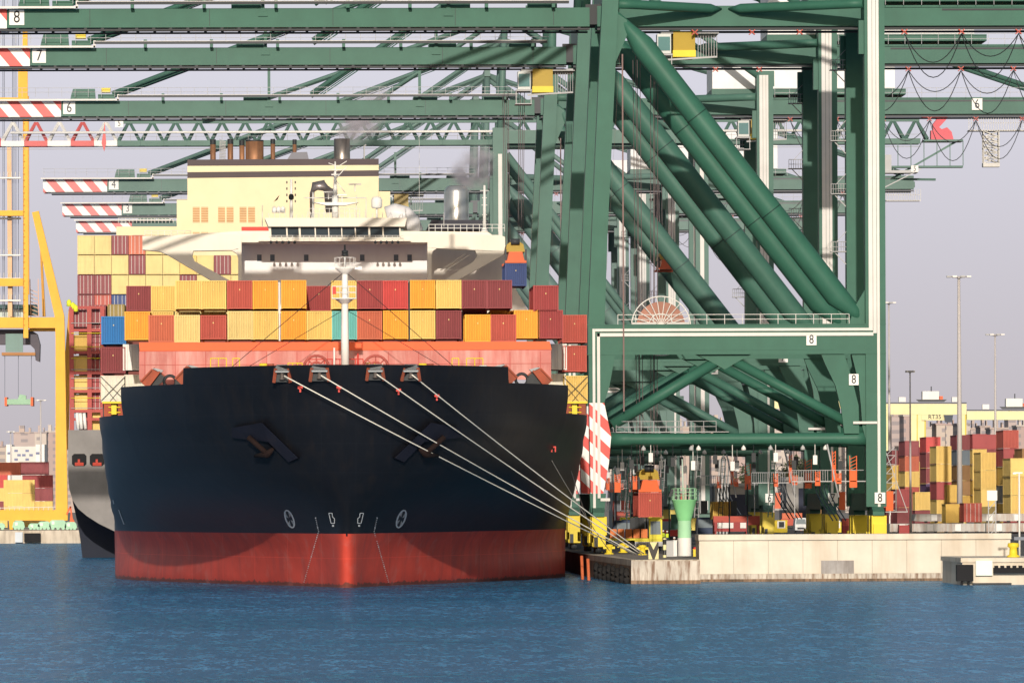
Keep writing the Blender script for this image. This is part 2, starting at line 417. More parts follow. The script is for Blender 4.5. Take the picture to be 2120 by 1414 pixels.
def crow(items, tier):
    for i, (px, pt, pb, Y, c) in enumerate(items):
        x, zt = W(px, pt, Y); _, zb = W(px, pb-1, Y); Hh = 2.76 if zt-zb > 2.6 else 2.5; zb = zt-Hh
        if c in ('white', 'cream') : kind = 'door'
        else: kind = 'blank'
        container(x, Y, zb, c, kind, 12.19, Hh, '%s container, %s from the left, %s of the front stack' % (nice(c), ORD[i], tier),
                  'containers stacked on the black ship\'s bow')
Y0 = 692; Y1 = 706; Yn = 686
crow([(287, 592, 645, Y1, 'maroon'), (338, 592, 645, Y1, 'yellow'), (389, 581, 641, Y0, 'yellow'), (442, 581, 641, Y0, 'yellow'), (496, 581, 641, Y0, 'red'), (549, 581, 641, Y0, 'orange'),
      (608, 580, 641, Y0, 'orange'), (660, 592, 641, Y1, 'crimson'), (712, 581, 641, Y0, 'yellow'), (765.5, 581, 641, Y0, 'crimson'), (818.5, 581, 641, Y0, 'bright_red'),
      (875, 580, 641, Y0, 'orange'), (929, 580, 641, Y0, 'yellow'), (982, 580, 641, Y0, 'maroon'), (1034, 580, 641, Y0, 'maroon'), (1130, 591, 641, Y0, 'crimson')], 'upper tier')
crow([(235, 655, 711, Y1, 'blue'), (284, 645, 705, Y0, 'orange'), (333.5, 645, 705, Y1, 'yellow'), (387.5, 645, 705, Y1, 'pale_yellow'), (442, 645, 705, Y1, 'yellow'),
      (497, 644, 705, Y0, 'pale_yellow'), (550, 644, 705, Y0, 'yellow'), (608, 644, 705, Y0, 'orange'), (661, 644, 705, Y0, 'yellow'), (713, 644, 705, Y0, 'turquoise'), (765, 644, 705, Y0, 'orange_red'), (819, 643, 705, Y0, 'orange'),
      (875, 643, 705, Y0, 'yellow'), (929, 643, 705, Y0, 'maroon'), (983, 643, 705, Y1, 'maroon'), (1040, 643, 705, Y1, 'orange'), (1090, 642, 705, Y0, 'orange'), (1139.5, 642, 703, Y0, 'crimson'), (1189.5, 652, 711, Y1, 'red')], 'second tier')
for px, pt, pb, c, lab in ((334, 656, 709, 'orange_red', 'scuffed orange-red container set forward on the bow wall, left of the pale yellow one'),
                      (387, 656, 709, 'pale_yellow', 'pale yellow container set forward on the bow wall between two reddish ones'),
                      (441.5, 657, 703, 'red', 'short red container set forward on the bow wall, left of the ship mast'),
                      (989, 651, 708, 'orange', 'orange container set forward on the bow wall at the right of the ship'),
                      (1042, 656, 708, 'red', 'red container set forward on the bow wall at the right of the ship')):
    x, zt = W(px, pt, 677); _, zb = W(px, pb, 677)
    container(x, 677, zb, c, 'blank', 6.06, 2.59 if pb-pt > 50 else 2.3, lab, 'containers set forward on the bow wall')
for px, pt, pb, c, kd, lab in ((234, 713, 773, 'maroon', 'blank', 'maroon container under the blue one at the left of the front stack'),
      (280, 710, 767, 'white', 'door', 'white container squeezed beside the left end of the orange bow wall'),
      (234, 775, 832, 'cream', 'door', 'cream container with crossed lashing rods at the lower left of the front stack'),
      (283, 769, 830, 'cream', 'door', 'cream container under the white one, behind the left mooring platforms'),
      (1148, 710, 766, 'white', 'door', 'white container beside the right end of the orange bow wall'),
      (1146, 769, 828, 'cream', 'door', 'cream container under the white one at the right of the bow wall'),
      (1189, 714, 770, 'red', 'blank', 'red container above the yellow cross-lashed one at the right edge of the ship'),
      (1191, 775, 832, 'yellow', 'blank', 'yellow container with crossed lashing rods at the right edge of the ship')):
    x, zt = W(px, pt, Y1); _, zb = W(px, pb, Y1)
    container(x, Y1, zb, c, kd, 12.19, 2.59, lab, 'lower containers at the sides of the front stack')
    if pt > 774:
        mb = MB(); hw = 1.2
        for s in (-1, 1): mb.bar((x-s*hw, Y1-.12, zb+.1), (x+s*hw, Y1-.12, zb+2.5), .06)
        for s in (-1, 1): mb.bar((x-s*hw*.5, Y1-.14, zb-.3), (x+s*hw, Y1-.14, zb+1.9), .04)
        one('lashing_rods', mb, DARK(), 'crossed lashing rods over the %s container at the %s' % (c, 'left' if px < 700 else 'right'), 'lashing rods')
# ---------------------------------------------------------------- the black container ship
CX = 4.62
SHIP = thing('container_ship', 'huge black container ship with red waterline and cream bridge, seen bow on', 'ship', (CX, 800, 0))
DYS = [0, .04, .12, .25, .45, .7, 1, 1.4, 2, 2.7, 3.5, 4.5, 6.5, 9, 11.5, 13.2, 13.25, 17, 21, 25, 29, 29.05, 34, 40, 47, 55, 63, 72, 82, 95, 130, 200, 310]
# hull form: z, stem y, entrance length and fullness exponents
BH = 23.4
HP = [(-3, 650.5, 94, 1.5, 1.25), (0, 649, 90, 1.6, 1.22), (5, 647.4, 95, 1.62, 1.02), (10, 643.5, 74, 2.15, .62), (14, 640.5, 54, 1.85, .56), (17, 638.8, 46.5, 1.65, .54), (20.5, 637, 46, 1.55, .52)]
def hull_pt(dy, z):
    z = max(-3, min(20.5, z))
    for i in range(len(HP)-1):
        if z <= HP[i+1][0]: break
    t = (z-HP[i][0])/(HP[i+1][0]-HP[i][0])
    P = [HP[max(0, i-1)], HP[i], HP[i+1], HP[min(len(HP)-1, i+2)]]
    def cr(j):
        v = [p[j] for p in P]
        return .5*((2*v[1]) + (-v[0]+v[2])*t + (2*v[0]-5*v[1]+4*v[2]-v[3])*t*t + (-v[0]+3*v[1]-3*v[2]+v[3])*t**3)
    u = max(0, min(1, dy/cr(2)))
    f = (1-(1-u)**cr(3))**cr(4) if u > 0 else 0
    q = max(0, min(1, dy/4.0)); r = (1.05 if z < 5 else max(.4, 1.05-.1*(z-5)))*math.sqrt(max(0, 1-(1-q)**2))
    return min(BH, ((BH*f)**3+r**3)**(1/3)+.08), cr(1) + dy
def top_z(dy): return 20.0 if dy <= 13.21 else 18.55 if dy <= 29.02 else 15.95
NZ = 22
def hull_grid(z0f, z1f, nz, dys, side):
    vs = []; fs = []
    for dy in dys:
        for k in range(nz+1):
            z = z0f(dy) + (z1f(dy)-z0f(dy))*k/nz
            hb, y = hull_pt(dy, z); vs.append((CX+side*hb, y, z))
    for i in range(len(dys)-1):
        for k in range(nz):
            q = (i*(nz+1)+k, (i+1)*(nz+1)+k, (i+1)*(nz+1)+k+1, i*(nz+1)+k+1)
            fs.append(q if side > 0 else q[::-1])
    return vs, fs
def plated(name, col, rough, dirtc, spec, scum=False):
    """hull paint: streaks, blotches, faint welded plate seams and, low down, a scum line"""
    m, nt, b = new_mat(name)
    c = mix(nt, ramp(nt, noise(nt, .18, (1, 1, 1.4), 5), .3, .7), tuple(x*.78 for x in col), tuple(min(1, x*1.12) for x in col))
    st = ramp(nt, noise(nt, 1.1, (1, .5, .07), 6), .50, .72); mu = nt.nodes.new('ShaderNodeMath'); mu.operation = 'MULTIPLY'; mu.inputs[1].default_value = .42; nt.links.new(st, mu.inputs[0])
    c = mix(nt, mu.outputs[0], c, dirtc)
    g = nt.nodes.new('ShaderNodeNewGeometry'); sp = nt.nodes.new('ShaderNodeSeparateXYZ'); nt.links.new(g.outputs['Position'], sp.inputs[0])
    def mt(op, a, bb=0):
        n = nt.nodes.new('ShaderNodeMath'); n.operation = op
        for i, v in enumerate((a, bb)):
            if isinstance(v, (int, float)): n.inputs[i].default_value = v
            else: nt.links.new(v, n.inputs[i])
        return n.outputs[0]
    seam = mt('MAXIMUM', mt('LESS_THAN', mt('FRACT', mt('MULTIPLY', sp.outputs['Z'], 1/2.6)), .03), mt('LESS_THAN', mt('FRACT', mt('MULTIPLY', mt('ADD', sp.outputs['X'], 100.0), 1/3.1)), .018))
    c = mix(nt, mt('MULTIPLY', seam, .30), c, tuple(min(1, x*1.6+.004) for x in col))
    if scum:
        nz = noise(nt, 1.3, (1, 1, .6), 5)
        lo = mt('LESS_THAN', sp.outputs['Z'], mt('ADD', mt('MULTIPLY', nz, .9), -.12)); c = mix(nt, mt('MULTIPLY', lo, .75), c, (.05, .045, .035))
        pt = ramp(nt, noise(nt, .45, (1, 1, 1), 6), .55, .66); c = mix(nt, mt('MULTIPLY', pt, .35), c, (.50, .16, .13))
    nt.links.new(c, b.inputs['Base Color']); b.inputs['Roughness'].default_value = rough; b.inputs['Specular IOR Level'].default_value = spec
    bp = nt.nodes.new('ShaderNodeBump'); bp.inputs['Strength'].default_value = .25; bp.inputs['Distance'].default_value = .12
    nt.links.new(noise(nt, .5, (1, .5, .6), 3), bp.inputs['Height']); nt.links.new(bp.outputs['Normal'], b.inputs['Normal'])
    return m
hullblack = plated('black_hull_paint', (.0085, .0095, .0135), .42, (.024, .018, .015), .30)
hullred = plated('red_antifouling', (.58, .065, .040), .55, (.24, .05, .05), .25, True)
hm = MB(); hm.smooth = True
for s in (-1, 1):
    hm.mi = 1; hm.add(*hull_grid(lambda d: -3, lambda d: 4.9, 8, DYS, s))
    hm.mi = 0; hm.add(*hull_grid(lambda d: 4.9, lambda d: 15.95, NZ, DYS, s))
    hm.add(*hull_grid(lambda d: 15.95, lambda d: 18.55, 5, [d for d in DYS if d <= 29.02], s)); hm.add(*hull_grid(lambda d: 18.55, lambda d: 20.0, 3, [d for d in DYS if d <= 13.21], s))
# stem bar, transom and deck
hm.smooth = False
for k in range(30):
    z0 = -3+23*k/30; z1 = -3+23*(k+1)/30; (h0, y0), (h1, y1) = hull_pt(0, z0), hull_pt(0, z1)
    hm.mi = 1 if z0 < 4.5 else 0
    hm.add([(CX-h0, y0, z0), (CX+h0, y0, z0), (CX+h1, y1, z1), (CX-h1, y1, z1)], [(0, 1, 2, 3)])
hm.mi = 0
_, ye = hull_pt(310, 5)
hm.add([(CX-BH, ye, -3), (CX-BH, ye, 15.95), (CX+BH, ye, 15.95), (CX+BH, ye, -3)], [(0, 1, 2, 3)])
dk = [d for d in DYS]
vs = []; fs = []
for d in dk:
    z = top_z(d)-1.1; hb, y = hull_pt(d, z); vs += [(CX-hb+.05, y+.1, z), (CX+hb-.05, y+.1, z)]
for i in range(len(dk)-1): fs.append((2*i, 2*i+1, 2*i+3, 2*i+2))
hm.mi = 2; hm.add(vs, fs)
deckm = paint('red_oxide_deck', (.40, .10, .06), .8, .2, .3)
HULL = hm.build('hull', [hullblack, hullred, deckm], SHIP)
def hull_at(px, py, off=.06):
    side = -1 if px < 716 else 1; best = None; last = None
    n = 1400; z = H
    for i in range(n):
        dy = 95.0*(i/n)**1.6; y = 645+dy
        for _ in range(3):
            hb, y = hull_pt(dy, z); z = W(px, py, y)[1]
        hb, y = hull_pt(dy, z); q = PX(CX+side*hb, y, z)[0]-px
        if last is not None and last*q <= 0: best = (CX+side*(hb+off*.3), y-off, z); break
        last = q
    return best or (W(px, py, 655)[0], 655, W(px, py, 655)[1])
# ---- painted marks
def stroke(mb, pts, w):
    for (a, b) in zip(pts, pts[1:]):
        L = math.hypot(b[0]-a[0], b[1]-a[1]) or 1; nx, ny = -(b[1]-a[1])/L*w/2, (b[0]-a[0])/L*w/2
        mb.add([hull_at(a[0]+nx, a[1]+ny), hull_at(a[0]-nx, a[1]-ny), hull_at(b[0]-nx, b[1]-ny), hull_at(b[0]+nx, b[1]+ny)], [(0, 1, 2, 3), (3, 2, 1, 0)])
hullwhite = flat('hull_white', (.74, .74, .74), .6, dirt=0)
for cx_, s, lab in ((600, 1, 'white bow thruster symbol left of the stem'), (830, -1, 'white bow thruster symbol right of the stem')):
    mb = MB(); c0 = (cx_, 1074)
    def E(t, k=1.0):
        x, y = 7.5*k*math.cos(t), 19*k*math.sin(t); a = R(22)*s
        return (c0[0]+x*math.cos(a)+ y*math.sin(a)*(1), c0[1]+y*math.cos(a)-x*math.sin(a)) if s > 0 else (c0[0]+x*math.cos(-a)-y*math.sin(-a), c0[1]+y*math.cos(a)+x*math.sin(-a))
    ring = [E(i*math.pi/10) for i in range(21)]
    stroke(mb, ring, 3.0)
    for q in (45, 135, 225, 315):
        t = R(q); a_, b_ = E(t-.36, .95), E(t+.36, .95); c1 = E(t, .2)
        mb.add([hull_at(*a_), hull_at(*b_), hull_at(*c1)], [(0, 1, 2), (2, 1, 0)])
    mb.build('thruster_mark', hullwhite, HULL, label=lab)
for bx, s in ((688, 1), (745, -1)):
    mb = MB()
    P = lambda u, v: (bx+u*s, v)
    stroke(mb, [P(-7, 1062), P(0, 1062), P(1, 1070), P(5, 1073), P(5, 1083), P(-2, 1083), P(-5, 1070), P(-7, 1062)], 1.6)
    stroke(mb, [P(0, 1088), P(4, 1088)], 3.5)
    mb.build('bulbous_bow_mark', hullwhite, HULL)
for s in (-1, 1):
    mb = MB()
    for t in range(34):
        v = 1072+t*4; u = 62 - 6*min(1, t/7) + (0 if t < 7 else (t-7)*1.15)
        px = 716 + s*(u+ (2 if s > 0 else 0)) ; stroke(mb, [(px-1.1, v), (px+1.1, v)], 1.5 if t % 5 else 3)
    mb.build('draught_marks', hullwhite, HULL)
for pts in ([(246, 1055), (257, 1085)], [(234, 1035), (236, 1043)]):
    mb = MB(); stroke(mb, pts, 1.6); mb.build('load_mark', hullwhite, HULL)
mb = MB(); stroke(mb, [(717.5, 1040), (717.5, 1100)], 1.2); mb.build('stem_line', hullwhite, HULL)
# anchor pockets
grit = paint('anchor_pocket_paint', (.0105, .012, .022), .6, .2, .1)
for s, lab in ((1, 'left'), (-1, 'right')):
    mx = (lambda u: u) if s > 0 else (lambda u: 1434-u)
    pts = [(484, 886), (546, 875), (622, 948), (602, 957), (560, 915), (484, 906)]
    front = [hull_at(mx(u), v, .55) for u, v in pts]; back = [hull_at(mx(u), v, -.6) for u, v in pts]
    mb = MB(); n = len(pts)
    f = [tuple(range(n)), tuple(range(n-1, -1, -1))]
    mb.add(front+back, [f[0], f[1]] + [(i, (i+1) % n, (i+1) % n+n, i+n) for i in range(n)] + [((i+1) % n, i, i+n, (i+1) % n+n) for i in range(n)])
    mb.build('anchor_pocket', grit, SHIP)
    a = MB(); P0 = hull_at(mx(520), 905, .8); P1 = hull_at(mx(560), 940, .8); P2 = hull_at(mx(540), 952, .8)
    a.tube([P0, P1], .25, 8); a.tube([hull_at(mx(534), 944, .8), P1, hull_at(mx(570), 930, .8)], [.15, .36, .15], 8)
    a.build('anchor', paint('rusty_anchor', (.016, .008, .007), .9, .3, 0), SHIP)
for px, py in ((623, 803), (703, 803), (824, 808), (903, 820)):
    c = hull_at(px, py, .1); mb = MB(); mb.box(c[0]-.22, c[0]+.22, c[1]-.1, c[1]+.15, c[2]-.1, c[2]+.15); mb.box(c[0]-.08, c[0]+.08, c[1]-.1, c[1]+.1, c[2]-.4, c[2]-.1)
    mb.build('hull_hook', RED(), SHIP)
c = hull_at(1145, 929, .1); mb = MB()
for a_ in (-.17, .17): mb.box(c[0]+a_-.06, c[0]+a_+.06, c[1]-.12, c[1]+.1, c[2]-.3, c[2]+.1)
mb.box(c[0]-.23, c[0]+.23, c[1]-.12, c[1]+.1, c[2]+.1, c[2]+.24); mb.build('hull_hook', RED(), SHIP)
# ---- bow wall (breakwater)
pinkm = paint('worn_pink_breakwater', (.58, .215, .185), .8, .2, .6, (.70, .44, .39), .55)
topm = paint('orange_red_band', (.88, .15, .055), .6, .06, .08)
mb = MB(); YB = 674
mb.ppx([(288, 727), (1141, 724), (1141, 786), (288, 786)], YB, YB, YB+.4)
mb.mi = 1; mb.ppx([(288, 709), (1138, 707), (1142, 724), (289, 727)], YB, YB-.1, YB+.35)
BW = mb.build('breakwater', [pinkm, topm], SHIP)
mb = MB()
for i in range(14):
    u = 300+i*63; x, z0 = W(u, 786, YB); _, z1 = W(u, 728, YB); mb.box(x-.03, x+.03, YB-.06, YB, z0, z1)
x0_, z_ = W(289, 756, YB); x1_, _ = W(1141, 754, YB); mb.box(x0_, x1_, YB-.05, YB, z_, z_+.04)
mb.build('weld_seam', paint('seam_pink', (.50, .12, .10), .8), BW)
# ---- foremast
mb = MB(); YM = 658
def V3(px, py, Y): x, z = W(px, py, Y); return (x, Y, z)
mb.tube([V3(715, 775, YM), V3(714, 705, YM), V3(714, 620, YM), V3(714, 560, YM)], [.36, .36, .30, .26], 14)
mb.tube([V3(714, 560, YM), V3(714, 520, YM)], [.09, .06], 6)
FM = mb.build('foremast', WHITE(), SHIP)
mb = MB(); x, z = W(714, 556, YM); mb.lathe([(.3, z-.5), (.95, z), (.95, z+.08), (0, z+.1)], x, YM, 14); mb.box(x-1.5, x+1.5, YM-.1, YM+.1, z-.1, z+.12)
for s in (-1, 1): mb.box(x+s*1.4-.18, x+s*1.4+.18, YM-.2, YM+.2, z-.15, z+.2)
mb.build('mast_platform', WHITE(), FM)
mb = MB()
for i in range(12):
    t = 2*math.pi*i/12; mb.tube([(x+.95*math.cos(t), YM+.95*math.sin(t), z), (x+.95*math.cos(t), YM+.95*math.sin(t), z+1.0)], .02, 4)
for zz in (.5, 1.0):
    mb.tube([(x+.95*math.cos(2*math.pi*i/16), YM+.95*math.sin(2*math.pi*i/16), z+zz) for i in range(17)], .02, 4)
mb.build('railing', WHITE(), FM)
x2, z2 = W(713, 618, YM); mb = MB(); mb.box(x2-1.15, x2+1.1, YM-.9, YM+.9, z2-.06, z2+.02); mb.lathe([(.33, z2-.5), (.9, z2-.06)], x2, YM, 12)
mb.build('mast_platform', WHITE(), FM)
mb = MB()
for xx in (-1.12, -.4, .4, 1.07):
    for yy in (-.88, .88): mb.tube([(x2+xx, YM+yy, z2), (x2+xx, YM+yy, z2+1.1)], .025, 4)
for zz in (.55, 1.1):
    mb.tube([(x2-1.12, YM-.88, z2+zz), (x2+1.07, YM-.88, z2+zz), (x2+1.07, YM+.88, z2+zz), (x2-1.12, YM+.88, z2+zz), (x2-1.12, YM-.88, z2+zz)], .025, 4)
mb.build('railing', WHITE(), FM)
mb = MB(); xs_, zs_ = W(692, 602, YM); mb.box(xs_-.16, xs_+.16, YM-.95, YM-.85, zs_-.35, zs_+.35); mb.build('red_board', RED(), FM)
mb = MB(); xt, zt = W(714, 524, YM); mb.lathe([(0, zt-.3), (.3, zt-.3), (.3, zt-.05), (.24, zt-.05), (.24, zt), (.3, zt), (.3, zt+.22), (.1, zt+.24), (.08, zt+.75), (0, zt+.75)], xt, YM, 12); mb.build('navigation_light', DARK(), FM)
mb = MB()
for u, v in ((470, 768), (950, 768)): mb.tube([V3(714, 562, YM), V3(u, v, 662)], .03, 4)
for u, v in ((500, 768), (930, 768)): mb.tube([V3(714, 640, YM), V3(u, v, 662)], .025, 4)
mb.build('stay_wire', DARK(), FM)
for s in (0, 1):
    mb = MB(); mb.tube([V3([692, 741][s], 766, 660), V3([692, 741][s], 720 + 12*s, 660)], .09, 6); mb.build('vent_post', [WHITE(), RED()][s], SHIP)
# ---- railings, winches, mooring platforms on the forecastle
def rail(u0, u1, v0, v1, Y, name, mat, parent, n):
    mb = MB(); x0, z0 = W(u0, v1, Y); x1, _ = W(u1, v1, Y); _, z1 = W(u0, v0, Y)
    for i in range(n+1): xx = x0+(x1-x0)*i/n; mb.tube([(xx, Y, z0), (xx, Y, z1)], .05, 5)
    for q in (.45, 1): mb.tube([(x0, Y, z0+(z1-z0)*q), (x1, Y, z0+(z1-z0)*q)], .05, 5)
    return mb.build(name, mat, parent)
for u0, u1 in ((436, 469), (482, 496), (936, 950), (966, 1000)): rail(u0, u1, 742, 776, 664, 'yellow_railing', YEL(), SHIP, 2 if u1-u0 > 20 else 1)
rail(596, 626, 752, 776, 662, 'yellow_railing', YEL(), SHIP, 3); rail(752, 776, 752, 776, 662, 'yellow_railing', YEL(), SHIP, 3)
rail(640, 752, 744, 776, 663.5, 'red_railing', RED(), SHIP, 7)
rustm = paint('worn_orange_steel', (.36, .085, .045), .7, .25, .4)
for u, lab in ((655, 'l'), (778, 'r')):
    c = V3(u, 762, 661); mb = MB(); mb.torus((c[0], 661, c[2]), 1.15, .14, 'y', 22, 6); mb.torus((c[0], 661, c[2]), .55, .12, 'y', 16, 6)
    for i in range(8): t = math.pi*i/4; mb.tube([(c[0], 661, c[2]), (c[0]+1.15*math.cos(t), 661, c[2]+1.15*math.sin(t))], .06, 5)
    wl_ = mb.build('windlass', paint('windlass_red', (.42, .10, .08), .6, .2, .3), SHIP)
    s = -1 if u < 700 else 1; mb = MB()
    p0 = V3(u+s*14, 757, 660.5); p1 = V3(u+s*62, 768, 659)
    for i in range(11):
        t = i/10; q = [p0[j]*(1-t)+p1[j]*t for j in range(3)]; q[2] -= .35*math.sin(math.pi*t)
        mb.torus(q, .17, .05, 'y' if i % 2 else 'x', 8, 5)
    mb.build('anchor_chain', flat('pale_chain', (.66, .60, .52), .6), wl_)
def edge_y(px, z):
    y = 650
    for _ in range(12):
        x = W(px, 780, y)[0]; lo, hi = 0, 60
        for __ in range(24):
            m_ = (lo+hi)/2
            if hull_pt(m_, z)[0] < abs(x-CX): lo = m_
            else: hi = m_
        y = hull_pt(lo, z)[1]
    return y
greyp = flat('grey_plate', (.34, .36, .37), .6); blk = DARK()
CH = []
for u0, u1, vt, vb in ((568, 600, 757, 792), (643, 680, 756, 790), (760, 794, 756, 788), (833, 868, 756, 789)):
    uc = (u0+u1)/2; ye_ = edge_y(uc, 19)-.35; (xa, za), (xb, zb) = W(u0, vt, ye_), W(u1, vb, ye_)
    mb = MB()
    mb.mi = 0
    for s, xx in ((-1, xa), (1, xb)):
        mb.bar((xx-s*.12, ye_-.3, za-.25), (xx+s*.05, ye_-.1, zb), .20, .22)
    mb.mi = 1; mb.add([(xa+.02, ye_-.5, za-.52), (xb-.02, ye_-.5, za-.52), (xb-.2, ye_+.3, za+.1), (xa+.2, ye_+.3, za+.1)], [(0, 1, 2, 3), (3, 2, 1, 0)])
    mb.box(xa+.1, xb-.1, ye_-.52, ye_-.44, za-.62, za-.5)
    mb.mi = 2; mb.box(xa+.05, xb-.05, ye_+.05, ye_+.15, zb+.05, za-.1)
    mb.mi = 3; xm = (xa+xb)/2
    mb.lathe([(0, zb+.25), (.28, zb+.25), (.16, zb+.4), (.16, zb+.9), (.28, zb+1.0), (0, zb+1.02)], xm, ye_-.15, 10)
    mb.build('mooring_chute', [rustm, greyp, blk, flat('dull_steel', (.12, .10, .09), .5)], SHIP); CH.append((xm+.1, ye_-.35, zb+.75))
for u, v, s in ((312, 786, -1), (384, 780, -1), (1050, 778, 1), (1122, 784, 1)):
    Y = 655 if 350 < u < 1080 else 664
    if 350 < u < 1080: s_ = s
    x, z = W(u, v, Y); mb = MB()
    w = .95
    mb.mi = 0; mb.bar((x-s*w*.9, Y, z+.75), (x+s*w*.3, Y, z-.75), 1.3, .10, up=(0, 1, 0)); mb.bar((x-s*w*.9, Y-.7, z+.75), (x+s*w*.3, Y-.7, z-.75), .14, .16); mb.bar((x-s*w*.1, Y-.72, z+.9), (x+s*w*1.0, Y-.72, z-.2), .12, .14)
    mb.mi = 0; mb.prism([(x-s*.9, z+.6), (x-s*.1, z+1.0), (x+s*.9, z-.2), (x+s*.3, z-.8)], Y-.55, Y-.45)
    mb.mi = 1; mb.prism([(x-s*.95, z+.62), (x-s*.15, z+1.03), (x-s*.5, z+1.05), (x-s*1.2, z+.85)], Y-.6, Y+.5)
    mb.mi = 2; mb.prism([(x-s*.1, z+.45), (x+s*.3, z-.8), (x+s*1.15, z-.05), (x+s*.95, z+.15)] if 0 else [(x-s*1.5, z+.1), (x-s*.9, z+.55), (x+s*.25, z-.8), (x-s*.2, z-.9)], Y-.3, Y+.6)
    mb.build('mooring_platform', [rustm, greyp, blk], SHIP)
for u, v in ((352, 790), (1080, 786)):
    x, z = W(u, v, 661); mb = MB(); mb.torus((x, 661, z), .55, .16, 'y', 16, 6); mb.box(x+.5, x+1.1, 660.6, 661.4, z-.6, z+.2); mb.build('mooring_winch', blk, SHIP)
for u, v, c in ((545, 765, YEL()), (560, 766, rustm), (875, 765, YEL()), (890, 766, rustm), (700, 770, STEEL()), (1000, 769, WHITE())):
    x, z = W(u, v, 662); mb = MB(); mb.box(x-.4, x+.4, 661.6, 662.4, z-.4, z+.25); mb.tube([(x-.35, 661.9, z+.4), (x+.35, 661.9, z+.4)], .18, 8); mb.build('deck_machinery', c, SHIP)
# lashing frames below the outer stacks
for u0, u1 in ((212, 262), (258, 300), (1140, 1168), (1165, 1216)):
    x0, z0 = W(u0, 858, 700); x1, z1 = W(u1, 832, 700); mb = MB()
    mb.mi = 0
    for t in (0, 1): xx = x0+(x1-x0)*t; mb.box(xx-.35+.5*(1-2*t), xx+.35+.5*(1-2*t), 700, 701, z0-.6, z1)
    mb.mi = 1; mb.box(x0, x1, 699.8, 701, z1-.15, z1+.05)
    mb.mi = 2; mb.box(x0, x1, 701.5, 702, z0-.6, z1-.15)
    mb.mi = 1; mb.tube([(x0+.6, 699.9, z0+.2), (x1-.6, 699.9, z0+.2)], .06, 5); mb.tube([(x0+.6, 699.9, z0+.7), (x1-.6, 699.9, z0+.7)], .06, 5); mb.box((x0+x1)/2-.3, (x0+x1)/2+.2, 699.8, 700.2, z0, z0+.9)
    mb.build('lashing_frame', [rustm, YEL(), DARK()], SHIP)
# white cell guide seen in the central gaps
for u in (578.5, 847):
    x, z0 = W(u, 706, 693.5); _, z1 = W(u, 585, 693.5); mb = MB(); mb.box(x-.1, x+.1, 693, 693.3, z0, z1)
    mb.build('cell_guide_post', WHITE() if u < 700 else DARK(), SHIP)
# ---- bridge
YW = 892
cream = paint('cream_superstructure', (.80, .74, .62), .5, .06, .14, (.5, .4, .28))
greyfront = paint('pale_grey_superstructure', (.84, .83, .81), .5, .05, .08, (.4, .35, .3))
BR = SHIP
mb = MB(); mb.ppx([(500, 502), (885, 502), (885, 640), (500, 640)], YW+7.5, YW+7.5, YW+20)
HOUSE = mb.build('deckhouse', greyfront, SHIP)
mb = MB(); x0, z0 = W(500, 640, YW+6); mb.ppx([(893, 505), (1046, 505), (1046, 660), (893, 660)], YW+8, YW+8, YW+14); mb.ppx([(1046, 560), (1092, 640), (1092, 680), (1046, 680)], YW+8, YW+8.5, YW+13.5)
mb.build('deckhouse_side', paint('beige_house_side', (.74, .69, .61), .6, .1, .1), SHIP)
for u, v in ((537, 534), (564, 534), (634, 534), (750, 534), (820, 534), (848, 534)):
    mb = MB(); x, z = W(u, v, YW+7.45); mb.box(x-.28, x+.28, YW+7.4, YW+7.49, z-.4, z+.4); mb.build('window', flat('window_glass', (.10, .13, .17), .15, dirt=0), HOUSE)
mb = MB()
mb.ppx([(295, 489), (500, 484), (500, 513), (480, 518), (400, 519.5), (330, 520.5), (295, 517)], YW, YW, YW+3)
mb.ppx([(330, 520.6), (400, 519.6), (398, 529), (403, 541), (480, 583), (500, 606), (480, 606), (346, 527)], YW, YW+.01, YW+3)
mb.ppx([(493, 513.2), (500, 513.2), (500, 606), (493, 606)], YW, YW+.02, YW+3)
mb.ppx([(480, 518.2), (492.9, 516), (492.9, 535), (490, 525)], YW, YW+.03, YW+2.9)
mb.build('bridge_wing', cream, SHIP)
mb = MB()
mb.ppx([(885, 484), (1035, 487), (1046, 491), (1046, 521), (885, 513)], YW, YW, YW+3)
mb.ppx([(1046, 521.2), (1046, 526), (930, 590), (900, 606), (880, 606), (981, 541), (988, 530), (984, 519.2)], YW, YW+.01, YW+3)
mb.ppx([(885, 513.2), (893.5, 513.6), (893.5, 606), (885, 606)], YW, YW+.02, YW+3)
mb.ppx([(893.6, 514), (904, 514.4), (896, 520), (893.6, 530)], YW, YW+.03, YW+2.9)
mb.build('bridge_wing', cream, SHIP)
mb = MB(); mb.ppx([(500, 484), (885, 484), (885, 501.8), (500, 501.8)], YW, YW+.3, YW+7.5); mb.ppx([(535, 497), (850, 497), (850, 500), (535, 500)], YW, YW-.8, YW+.2)
mb.ppx([(800, 478), (1010, 480), (1020, 487), (885, 486), (800, 484)], YW, YW+.5, YW+4)
mb.ppx([(350, 487.5), (500, 478), (560, 478), (560, 485)], YW, YW+.5, YW+4)
BD = mb.build('bridge_deck', cream, SHIP)
